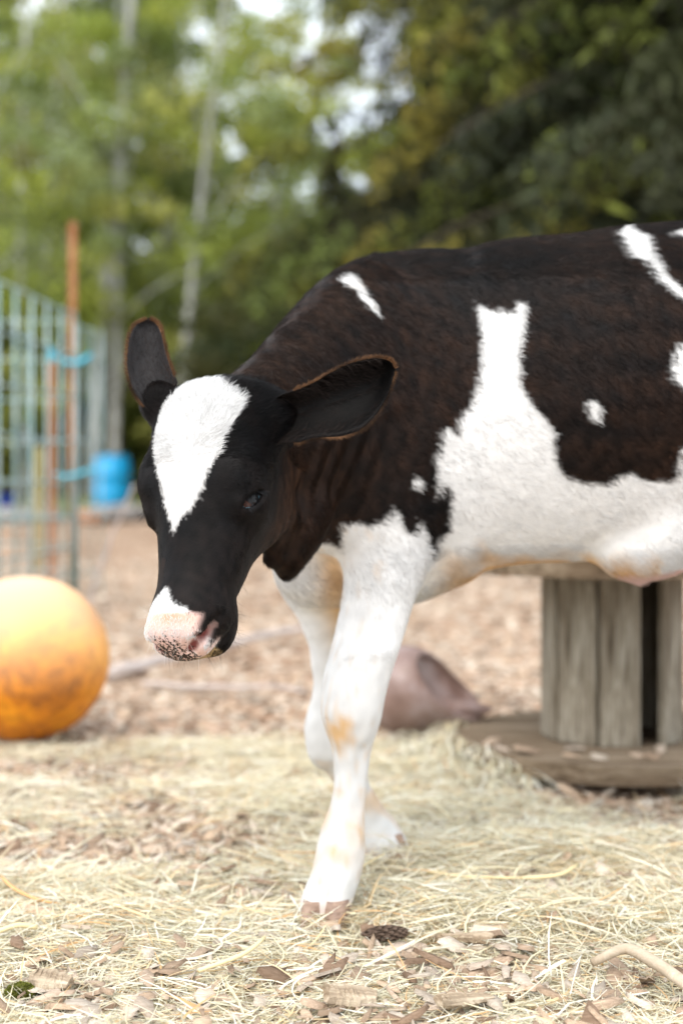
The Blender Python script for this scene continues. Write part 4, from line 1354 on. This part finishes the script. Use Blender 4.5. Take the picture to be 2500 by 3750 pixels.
def disc(z, nb, seed):
    rng = np.random.default_rng(seed); w = 2 * RD / nb
    for i in range(nb):
        y0 = -RD + i * w + .0016; y1 = y0 + w - .0032
        n = 9; yy = np.linspace(y0, y1, n); r = RD + rng.uniform(-.002, .002)
        hw = np.sqrt(np.maximum(r * r - yy**2, .0004))
        loop = [(h, y) for h, y in zip(hw, yy)] + [(-h, y) for h, y in zip(hw[::-1], yy[::-1])]
        dz = rng.uniform(-.0018, .0018)
        m_ = len(loop); b_ = .0025
        V = [(x * (1 - b_ / RD), y, z + dz) for x, y in loop] + [(x, y, z + b_ + dz) for x, y in loop] + [(x, y, z + TH - b_ + dz) for x, y in loop] + [(x * (1 - b_ / RD), y, z + TH + dz) for x, y in loop]
        F = [tuple(range(m_))[::-1], tuple(range(3 * m_, 4 * m_))]
        for l_ in range(3):
            F += [(l_ * m_ + k, l_ * m_ + (k + 1) % m_, (l_ + 1) * m_ + (k + 1) % m_, (l_ + 1) * m_ + k) for k in range(m_)]
        obj('board', V, F, boardM, spool, smooth=False)


disc(Z0, 6, 1); disc(Z1, 6, 2)
edges = [(-96, -61), (-59.5, -23.5), (-21, 12), (33, 58), (59, 92), (93, 127), (128, 162), (163, 197), (198, 231), (232, 263)]
rng = np.random.default_rng(3)
for a0, a1 in edges:
    p0 = np.array((RC * math.sin(R(a0)), -RC * math.cos(R(a0)))); p1 = np.array((RC * math.sin(R(a1)), -RC * math.cos(R(a1))))
    c = (p0 + p1) / 2; L = np.linalg.norm(p1 - p0); ang = math.atan2(p1[1] - p0[1], p1[0] - p0[0])
    v, f = box((0, 0, 0), (L, .018, Z1 - Z0 - TH - .001), .003)
    o = obj('stave', v, f, staveM, spool, smooth=False)
    o.location = (c[0] * (1 - rng.uniform(0, .02)), c[1], (Z1 + Z0 + TH) / 2); o.rotation_euler = (0, 0, ang + rng.normal(0, .02))
ironm = NT('rusted_iron', .7, .4).color((.10, .055, .035)).m
v, f = lathe([(.012, 0), (.012, .006), (.007, .010), (.004, .010)], 10)
for a in (20, 140, 260):
    o = obj('bolt', v, f, ironm, spool); o.location = (.09 * math.cos(R(a)), .09 * math.sin(R(a)), Z1 + TH)

# litter lying on the lower disc
rng = np.random.default_rng(90)
for i in range(12):
    a = -2.75 + i * .19 + rng.uniform(-.06, .06); q_ = rng.uniform(.17, .30); o = link('wood_chip', cp[i % 9]); s_ = rng.uniform(.03, .075)
    tag(o, 'brown wood chip on the spool base, ' + (ORD[i] + ' from the left' if i else 'leftmost'), 'wood chip', 'wood chips on the spool disc')
    o.location = (XC + q_ * math.cos(a), YC + q_ * math.sin(a), Z0 + TH + .006); o.scale = (s_, s_, s_ * .8); o.rotation_euler = (rng.normal(0, .08), rng.normal(0, .08), rng.uniform(0, 6.28))
def disc_hay(n, seed):
    rng = np.random.default_rng(seed); V, F = [], []
    for i in range(n):
        a = rng.uniform(-3.6, -2.15) ; q_ = .300 + abs(rng.normal(0, .07)); x, y = XC + q_ * math.cos(a), YC + q_ * math.sin(a)
        t = rng.uniform(0, 3.14); L = rng.uniform(.03, .10); w = rng.uniform(.0008, .0018); z0 = rng.uniform(.004, .046) * min(1, (-1.95 - a) / .6) * (1 if q_ < .345 else .6)
        for k in range(5):
            u_ = (k / 4 - .5) * L; V += [(x + u_ * math.cos(t) - w * math.sin(t), y + u_ * math.sin(t) + w * math.cos(t), z0 + .012 * math.cos(u_ / L * 3)), (x + u_ * math.cos(t) + w * math.sin(t), y + u_ * math.sin(t) - w * math.cos(t), z0 + .012 * math.cos(u_ / L * 3))]
            if k < 4: b_ = i * 10 + k * 2; F.append((b_, b_ + 1, b_ + 3, b_ + 2))
    me = mesh_from('hay', np.array(V), np.array(F), [haym.m]); set_col(me, np.repeat(HAYCOL[rng.choice(8, n, p=HAYP)], 10, 0)); return me
tag(link('hay', disc_hay(700, 5)), 'loose hay heaped over the left edge of the spool base', 'hay', kind='stuff')

# ---- collapsed mauve rubber feed ball
rm_ = NT('mauve_rubber', .40, .5)
rm_.color(rm_.ramp(rm_.noise(rm_.coord((1, 1, 1)), 14, 5), [(.3, (.12, .068, .055)), (.5, (.22, .145, .125)), (.7, (.32, .25, .25))]))


def sdf_obj(name, lo, hi, h, fn, mat, parent=None):
    ax = [np.arange(a, b, h, dtype=np.float32) for a, b in zip(lo, hi)]
    X, Y, Z = ax[0][:, None, None], ax[1][None, :, None], ax[2][None, None, :]
    d = fn(X, Y, Z).astype(np.float32)
    V, Q = surface_nets(d, *ax)
    return obj(name, V, Q, mat, parent)


def el(X, Y, Z, c, r, ry=0.0):
    x, y, z = X - c[0], Y - c[1], Z - c[2]
    if ry: x, z = x * math.cos(ry) + z * math.sin(ry), -x * math.sin(ry) + z * math.cos(ry)
    k0 = np.sqrt((x / r[0])**2 + (y / r[1])**2 + (z / r[2])**2); k1 = np.sqrt((x / r[0]**2)**2 + (y / r[1]**2)**2 + (z / r[2]**2)**2) + 1e-6
    return k0 * (k0 - 1) / k1


def smin(a, b, k):
    h = np.clip(k - np.abs(a - b), 0, None) / k
    return np.minimum(a, b) - h * h * k * .25


def rubber(X, Y, Z):
    d = el(X, Y, Z, (.0, 0, .086), (.084, .088, .088), 0)
    d = smin(d, el(X, Y, Z, (.060, .0, .078), (.100, .074, .050), -.55), .03)
    shell = d
    inner = d + .008
    mouth = el(X, Y, Z, (.108, -.085, .112), (.115, .100, .058), -.72)              # the torn, folded mouth
    d = np.maximum(shell, -np.maximum(inner, mouth - .004)); d = np.maximum(d, -mouth)
    lip = el(X, Y, Z, (.105, -.030, .058), (.062, .020, .013), -.08)                # lower lip folded outwards
    lip2 = el(X, Y, Z, (.112, -.020, .026), (.016, .022, .034), .35)
    d = smin(d, lip, .010); d = smin(d, lip2, .010)
    return d


rub = sdf_obj('feed_ball', (-.11, -.12, -.01), (.20, .11, .20), .0035, rubber, rm_.m)
pr = at(1490, 2725, 2.90); rub.location = (pr.x + .0, 2.95, .012); rub.scale = (1.06, 1.06, 1.06)
tag(rub, 'collapsed brownish mauve rubber ball folded open to the right, behind the calf front legs', 'ball')

# ---- two dead branches on the ground
twig = NT('dead_branch', .9, .1)
twig.color(twig.ramp(twig.noise(twig.coord((20, 20, 20)), 3, 4), [(.3, (.34, .28, .25)), (.7, (.55, .50, .48))]))


def branch(name, pts, rads, label, cat='branch', mat=None, sub=3):
    pts = [np.array(p) for p in pts]; t = np.linspace(0, 1, len(pts)); q = np.linspace(0, 1, len(pts) * sub)
    P = np.stack([hermite(t, np.array(pts)[:, i], q) for i in range(3)], 1); r = np.interp(q, t, rads)
    P += np.stack([wob(P, .08, 1), wob(P, .08, 2), wob(P, .08, 3)], 1) * .003
    v, f = tube(P, r, 8); o = obj(name, v, f, mat or twig.m); tag(o, label, cat); return o


def gp(px, py, dz=0.0):
    Y = EYE * FPX / (py - HORIZON); p = at(px, py, Y); return (p.x, Y, dz)


branch('branch', [gp(395, 2495, .02), gp(600, 2455, .03), gp(850, 2400, .04), gp(1150, 2350, .05), gp(1290, 2335, .03)], [.021, .015, .013, .010, .006], 'long grey dead branch on the ground behind the calf muzzle')
branch('branch', [gp(520, 2520, .01), gp(750, 2535, .015), gp(1000, 2545, .02), gp(1120, 2550, .01)], [.007, .007, .006, .004], 'thin dark twig lying in front of the long grey branch')
branch('leaning_stick', [(*at(300, 2330, 4.9)[:2], .0), at(375, 2060, 4.85), at(440, 1890, 4.8), at(492, 1780, 4.75)], [.006, .006, .005, .004], 'thin pale stick leaning beside the rusty fence post', 'stick')

# ---- foreground pieces
branch('stick', [gp(2170, 3612, .028), gp(2290, 3602, .034), gp(2400, 3640, .03), gp(2540, 3700, .022)], [.0045, .0062, .007, .0065], 'pale bare stick with a bend at the bottom right corner', 'stick', wood_mat('pale_stick', (.34, .27, .20), (.52, .44, .34), (.66, .60, .50), (4, 4, 4)))
branch('stick', [gp(1730, 3370, .026), gp(1790, 3400, .026), (*gp(1862, 3432)[:2], .018)], [.0048, .0052, .0050], 'short tan stick with a cut end lying on the straw right of the front hoof', 'stick', wood_mat('tan_stick', (.30, .22, .15), (.50, .38, .27), (.60, .50, .38), (4, 4, 4)))
stalkM = NT('straw_stalk', .5, .4).color((.74, .62, .36)).m
branch('straw_stalk', [gp(1430, 3225, .022), gp(1560, 3260, .026), gp(1700, 3300, .028), gp(1900, 3300, .030)], [.0019, .0021, .0021, .0018], 'long thick yellow straw stalk lying right of the front hoof', 'straw stalk', stalkM)
branch('straw_stalk', [gp(1900, 3300, .030), gp(2050, 3295, .032), gp(2120, 3265, .036)], [.0022, .0023, .0016], 'pale straw stalk continuing right towards the brown chips', 'straw stalk', stalkM)
branch('straw_stalk', [gp(5, 3270, .02), gp(60, 3320, .02), gp(130, 3355, .022), gp(290, 3385, .018)], [.0022, .0022, .002, .0014], 'orange tinted curved stalk at the left edge of the foreground', 'straw stalk', NT('orange_stalk', .5, .4).color((.62, .36, .15)).m)
branch('straw_stalk', [gp(720, 3640, .024), gp(860, 3600, .03), gp(970, 3545, .034)], [.0024, .0026, .0022], 'thick pale straw stalk slanting up in the middle foreground', 'straw stalk', stalkM)
branch('straw_stalk', [gp(-10, 3490, .022), gp(60, 3475, .026), gp(128, 3462, .022)], [.003, .0032, .003], 'short fat pale straw piece at the left edge', 'straw stalk', stalkM)
branch('straw_stalk', [gp(1180, 3362, .03), gp(1330, 3300, .045), gp(1420, 3260, .05)], [.0011, .0012, .0009], 'thin straw crossing in front of the front hoof', 'straw stalk', stalkM)

# splintered slab
slabM = wood_mat('splintered_wood', (.20, .155, .11), (.42, .34, .25), (.56, .48, .37), (2.0, 26, 26))


def slab(px, py, L, W, T, rot, tilt, label, mat=slabM, name='wood_slab', cat='wood'):
    rng = np.random.default_rng(int(px)); n = 22; xs_ = np.linspace(-L / 2, L / 2, n); V = []; m_ = 10
    for i, x in enumerate(xs_):
        t = i / (n - 1); w = W * (.45 + .55 * math.sin(math.pi * min(1, t * .75 + .2))) * rng.uniform(.9, 1.05)
        for k in range(m_):
            a = 2 * math.pi * k / m_; V.append((x + rng.normal(0, L * .015) * (1 if 1 < i < n - 2 else 3), math.cos(a) * w / 2 * rng.uniform(.9, 1.1), math.copysign(abs(math.sin(a))**.5, math.sin(a)) * T / 2 * (1 - .5 * t) * rng.uniform(.8, 1.15)))
    F = [(i * m_ + k, i * m_ + (k + 1) % m_, (i + 1) * m_ + (k + 1) % m_, (i + 1) * m_ + k) for i in range(n - 1) for k in range(m_)] + [tuple(range(m_))[::-1], tuple((n - 1) * m_ + k for k in range(m_))]
    o = obj(name, V, F, mat, smooth=False); p = gp(px, py); o.location = (p[0], p[1], .014); o.rotation_euler = (tilt[0], tilt[1], rot)
    tag(o, label, cat); return o


slab(1690, 3480, .075, .028, .016, 2.75, (.35, .1), 'splintered piece of grained wood in the right foreground beside the pine cone')
slab(1480, 3375, .075, .016, .010, -.12, (.2, .0), 'narrow brown bark strip right of the front hoof')
slab(2230, 3270, .11, .020, .012, .35, (.2, -.05), 'brown half rotten stick of bark at the right side of the hay', wood_mat('rotten_bark', (.09, .055, .035), (.20, .13, .085), (.33, .24, .17), (4, 26, 26)))
slab(1290, 3700, .05, .032, .020, .2, (.3, .1), 'rounded grey brown lump of bark at the bottom centre')
slab(190, 3640, .042, .032, .018, -.3, (.3, .0), 'pitted pale brown piece of bark near the bottom left corner')
slab(1700, 3710, .06, .02, .012, .5, (.25, .1), 'long grey splinter of wood at the bottom right of centre')
slab(1760, 2725, .15, .06, .022, .15, (.15, .0), 'flat pale wood slab on the ground right of the collapsed rubber ball', wood_mat('pale_slab', (.30, .26, .23), (.46, .41, .37), (.58, .54, .50), (2.0, 20, 20)))

# pine cone
conem = NT('cone_scale', .75, .25).color((.10, .068, .05)).m
cone_o = empty('pine_cone', (*gp(1395, 3465)[:2], .015)); cone_o.rotation_euler = (1.5, .1, 1.45); cone_o.scale = (.7, .7, 1.15)
tag(cone_o, 'small weathered brown pine cone lying in the straw below the front hoof', 'pine cone')
v, f = lathe([(.002, -.020), (.008, -.012), (.009, .0), (.006, .012), (.002, .020)], 12); obj('core', v, f, conem, cone_o)
sv = np.array([(0, 0, 0), (.005, .0035, .001), (.0095, .0022, .0042), (.0105, 0, .0050), (.0095, -.0022, .0042), (.005, -.0035, .001), (.0085, 0, .0008)])
sm = mesh_from('scale', sv, [(0, 1, 2, 3), (0, 3, 4, 5), (0, 6, 2, 1), (0, 5, 4, 6), (6, 3, 2), (6, 4, 3)], [conem], smooth=False)
for i in range(62):
    t = i / 61; a = i * 2.39996; o = link('scale', sm, cone_o); r = .010 * math.sin(math.pi * (.12 + .8 * t)) ** .6 + .001
    o.location = (math.cos(a) * r * .6, math.sin(a) * r * .6, -.018 + .038 * t); s = .55 + .7 * math.sin(math.pi * (.1 + .8 * t)); o.scale = (s, s, s); o.rotation_euler = (0, -.5 - .5 * t, a)

# moss clump
rng = np.random.default_rng(70); pm = gp(75, 3660); n = 2600
d = rng.normal(size=(n, 3)); d /= np.linalg.norm(d, axis=1, keepdims=True); d[:, 2] = np.abs(d[:, 2])
C = np.array((pm[0], pm[1], .004)) + d * (.016, .014, .012) * rng.uniform(.7, 1.05, n)[:, None]
V, F, c = leaf_quads(rng, C, .0028, np.array([(.16, .17, .03)]) * rng.uniform(.5, 1.5, n)[:, None])
me = mesh_from('moss', V, F, [LEAFM], smooth=False); set_col(me, c)
tag(link('moss', me), 'small clump of green moss in the bottom left corner', 'moss', kind='stuff')

# ---- wire pen
galv = NT('galvanised_wire', .55, .5); galv.color(galv.ramp(galv.noise(galv.coord((3, 3, 3)), 4, 3), [(.35, (.20, .33, .33)), (.65, (.42, .52, .53))]))
galv.b.inputs['Metallic'].default_value = .25
postm = NT('rusty_post', .8, .25)
oc_ = postm.coord((1, 1, 1)); sx = postm.new('ShaderNodeSeparateXYZ'); postm.l(oc_, sx.inputs[0])
nz = postm.noise(oc_, 7, 5); ad = postm.new('ShaderNodeMath', operation='MULTIPLY_ADD'); postm.l(nz, ad.inputs[0]); ad.inputs[1].default_value = .5; postm.l(sx.outputs['Z'], ad.inputs[2])
postm.color(postm.ramp(ad.outputs[0], [(.35, (.07, .075, .045)), (.75, (.24, .20, .17)), (.96, (.42, .19, .09))]))
postm.n[-1].color_ramp.elements[0].position = .35
rustm = NT('rust_orange', .8, .25); rustm.color(rustm.ramp(rustm.noise(rustm.coord((1, 1, 1)), 9, 4), [(.35, (.24, .095, .04)), (.6, (.36, .17, .085)), (.75, (.42, .31, .20))]))


def wire_panel(a, b, htop, nv, zs, label, r=.0042):
    a, b = np.array(a, float), np.array(b, float)
    root = empty('wire_panel', (a[0], a[1], 0)); tag(root, label, 'wire fence panel', 'wire panels of the pen')
    d = b - a
    for i in range(nv + 1):
        p = d * (i / nv); v, f = tube([(p[0], p[1], .02), (p[0], p[1], htop)], r, 6); obj('upright_wire', v, f, galv.m, root)
    for z in zs:
        L = np.linspace(0, 1, 6); v, f = tube([(d[0] * t + .0, d[1] * t, z + .006 * math.sin(7 * t + z * 9)) for t in L], r * .85, 6); obj('cross_wire', v, f, galv.m, root)
    return root


ZS = [.03, .13, .25, .38, .53, .70, .88, 1.06, 1.235]
A = (-1.121, 5.98)
wire_panel((-1.262, 4.43), A, 1.24, 8, ZS, 'near panel of galvanised wire running back along the left side of the pen', .0060)
wire_panel((-2.9, 6.35), (-1.16, 6.22), 1.20, 8, ZS, 'rear panel of galvanised wire crossing behind the side panel', .005)
wire_panel((-1.115, 6.03), (-1.075, 6.38), 1.20, 2, ZS[1::2] + [1.19], 'further panel of wire running back beyond the rusty corner post', .005)


def tpost(x, y, h, top, label, body):
    root = empty('fence_post', (x, y, 0)); tag(root, label, 'fence post')
    z1 = h - top
    def prof(z0, z1_, mat, nm):
        # T section
        s = [(-.015, -.004), (.015, -.004), (.015, .003), (.0035, .003), (.0035, .026), (-.0035, .026), (-.0035, .003), (-.015, .003)]
        V = [(px_, py_, z0) for px_, py_ in s] + [(px_, py_, z1_) for px_, py_ in s]
        F = [tuple(range(8))[::-1], tuple(range(8, 16))] + [(k, (k + 1) % 8, 8 + (k + 1) % 8, 8 + k) for k in range(8)]
        return obj(nm, V, F, mat, root, smooth=False)
    prof(-.05, z1, body, 'shaft'); prof(z1 + .0005, h, rustm.m, 'post_top')
    v, f = merge([box((0, -.007, z), (.012, .006, .010)) for z in np.arange(.2, h - .05, .055)])
    st_ = obj('stud', v, f, body, root, smooth=False); tag(st_, kind='stuff')
    return root


tpost(-1.130, 5.985, 1.62, .38, 'tall steel fence post with a rusty orange top at the pen corner', postm.m)
tpost(-1.345, 6.62, 1.10, .82, 'shorter rusty steel post standing inside the wire pen', rustm.m)
yel = NT('yellow_wood', .8, .2).color((.30, .26, .12)).m
v, f = box((0, 0, .36), (.035, .035, .72), .004); o = obj('wood_stake', v, f, yel); o.location = (-1.70, 8.0, 0); tag(o, 'short yellow wooden stake seen through the pen wires', 'stake')
twm = NT('blue_twine', .7, .2).color((.10, .48, .62)).m


def twine(pts, label, r=.006):
    parts = []
    P = [np.array(p) for p in pts]; t = np.linspace(0, 1, len(P)); q = np.linspace(0, 1, 40)
    C = np.stack([hermite(t, np.array(P)[:, i], q) for i in range(3)], 1)
    for ph in (0, 2.1, 4.2):
        a = q * 50 + ph; parts.append(tube(C + np.stack([np.zeros(40), np.cos(a) * r * .7, np.sin(a) * r * .7], 1), r * .7, 5))
    v, f = merge(parts); o = obj('twine', v, f, twm); tag(o, label, 'twine', 'blue twine ties on the pen'); return o


twine([at(176, 1278, 5.85), at(205, 1305, 5.88), at(240, 1325, 5.94), at(275, 1330, 5.95), at(310, 1315, 5.99), at(335, 1300, 6.03)], 'bright blue twine tied round the top of the rusty corner post', .009)
twine([at(175, 1262, 5.85), at(190, 1290, 5.86), at(186, 1320, 5.86)], 'frayed end of blue twine at the top of the shorter post', .010)
twine([at(205, 1735, 5.9), at(240, 1745, 5.93), at(280, 1738, 5.95), at(330, 1722, 6.0), at(352, 1718, 6.05)], 'lower loop of blue twine tied round the corner post beside the blue barrel', .007)

# ---- far props
barm = NT('blue_plastic', .4, .45).color((.008, .32, .62)).m
bar = empty('barrel', (*at(412, 1870, 19.9)[:2], 0)); bar.scale = (.86, .86, .90); tag(bar, 'blue plastic barrel standing upright behind the pen', 'barrel')
v, f = lathe([(.25, .0), (.285, .03), (.29, .12), (.29, .30), (.302, .32), (.302, .36), (.29, .38), (.29, .62), (.302, .64), (.302, .68), (.29, .70), (.28, .88), (.255, .93), (.0, .93)][:13], 36); obj('shell', v, f, barm, bar)
v, f = lathe([(.255, .93), (.262, .935), (.262, .955), (.24, .955), (.235, .94), (.01, .94)], 36); obj('rim', v, f, barm, bar)
v, f = lathe([(.03, .94), (.03, .965), (.01, .965)], 12); o = obj('bung', v, f, barm, bar); o.location = (.14, 0, 0)


def bucket(px, Y, r, h, colr, label, nm='bucket'):
    p = at(px, 1870, Y); root = empty(nm, (p.x, Y, 0)); tag(root, label, 'bucket')
    m = NT('plastic_' + nm, .45, .4).color(colr).m
    v, f = lathe([(r * .8, 0), (r, h), (r * 1.06, h), (r * 1.06, h * 1.04), (r * .94, h * 1.04), (r * .76, .02)], 24); obj('shell', v, f, m, root)
    a = np.linspace(0, math.pi, 14); v, f = tube([(math.cos(t) * r, 0, h + math.sin(t) * r * .8) for t in a], .008, 5); obj('handle', v, f, ironm, root)


bucket(22, 19.0, .19, .30, (.01, .07, .55), 'deep blue bucket at the left edge behind the wires')
bucket(135, 21.5, .17, .30, (.72, .72, .70), 'white bucket behind the wire pen')
bucket(402, 20.2, .12, .20, (.62, .50, .50), 'small pale pinkish bucket in front of the blue barrel')
logm = NT('grey_log', .9, .1); logm.color(logm.ramp(logm.noise(logm.coord((2, 8, 8)), 3, 5), [(.3, (.16, .16, .15)), (.7, (.40, .41, .40))]))
for (x0, x1, Y, r, lb) in [(300, 545, 18.9, .085, 'pale grey log lying in front of the blue barrel'), (-60, 230, 18.5, .08, 'grey log lying behind the wire pen at the left edge'), (560, 900, 20.5, .12, 'grey log lying hidden partly behind the calf head')]:
    a = at(x0, 1880, Y); b = at(x1, 1880, Y + .3)
    v, f = tube([(a.x, Y, r), ((a.x + b.x) / 2, Y + .1, r * 1.05), (b.x, Y + .3, r * .9)], [r, r * 1.05, r * .85], 12); o = obj('log', v, f, logm.m); tag(o, lb, 'log', 'logs along the edge of the paddock')
rockm = NT('rock', .9, .1); rockm.color(rockm.ramp(rockm.noise(rockm.coord((3, 3, 3)), 3, 5), [(.3, (.10, .09, .085)), (.7, (.36, .35, .34))])); 
rkb = NT('orange_rock', .9, .1).color((.45, .20, .09)).m
rng = np.random.default_rng(12)
RK = [(380, 17.5, .16, 'dark rounded rock in front of the grey log'), (450, 17.8, .20, 'larger rounded rock right of the dark one'), (515, 18.2, .17, 'rounded rock nearest the calf face'), (160, 17.6, .18, 'dark rock behind the wire pen'), (60, 17.4, .16, 'grey rock at the left behind the wires')]
def rock(px, Y, s, lb, mat, nm='rock', cat='rock'):
    n1, n2 = 9, 14; V = []
    for i in range(n1 + 1):
        a = math.pi * i / n1
        for j in range(n2):
            b = 2 * math.pi * j / n2; V.append((math.sin(a) * math.cos(b) * s * 1.4, math.sin(a) * math.sin(b) * s, math.cos(a) * s * .75))
    V = np.array(V); V *= (1 + .16 * wob(V + px, .12, 3))[:, None]; V[:, 2] = np.maximum(V[:, 2], -s * .4)
    F = np.array([(i * n2 + j, (i + 1) * n2 + j, (i + 1) * n2 + (j + 1) % n2, i * n2 + (j + 1) % n2) for i in range(n1) for j in range(n2)])
    o = obj(nm, V, F, mat); p = at(px, 1880, Y); o.location = (p.x, Y, s * .38); tag(o, lb, cat, 'rocks along the edge of the paddock')
for px, Y, s, lb in RK: rock(px, Y, s, lb, rockm.m)
rock(315, 17.2, .13, 'rust orange block beside the foot of the blue barrel', rkb)
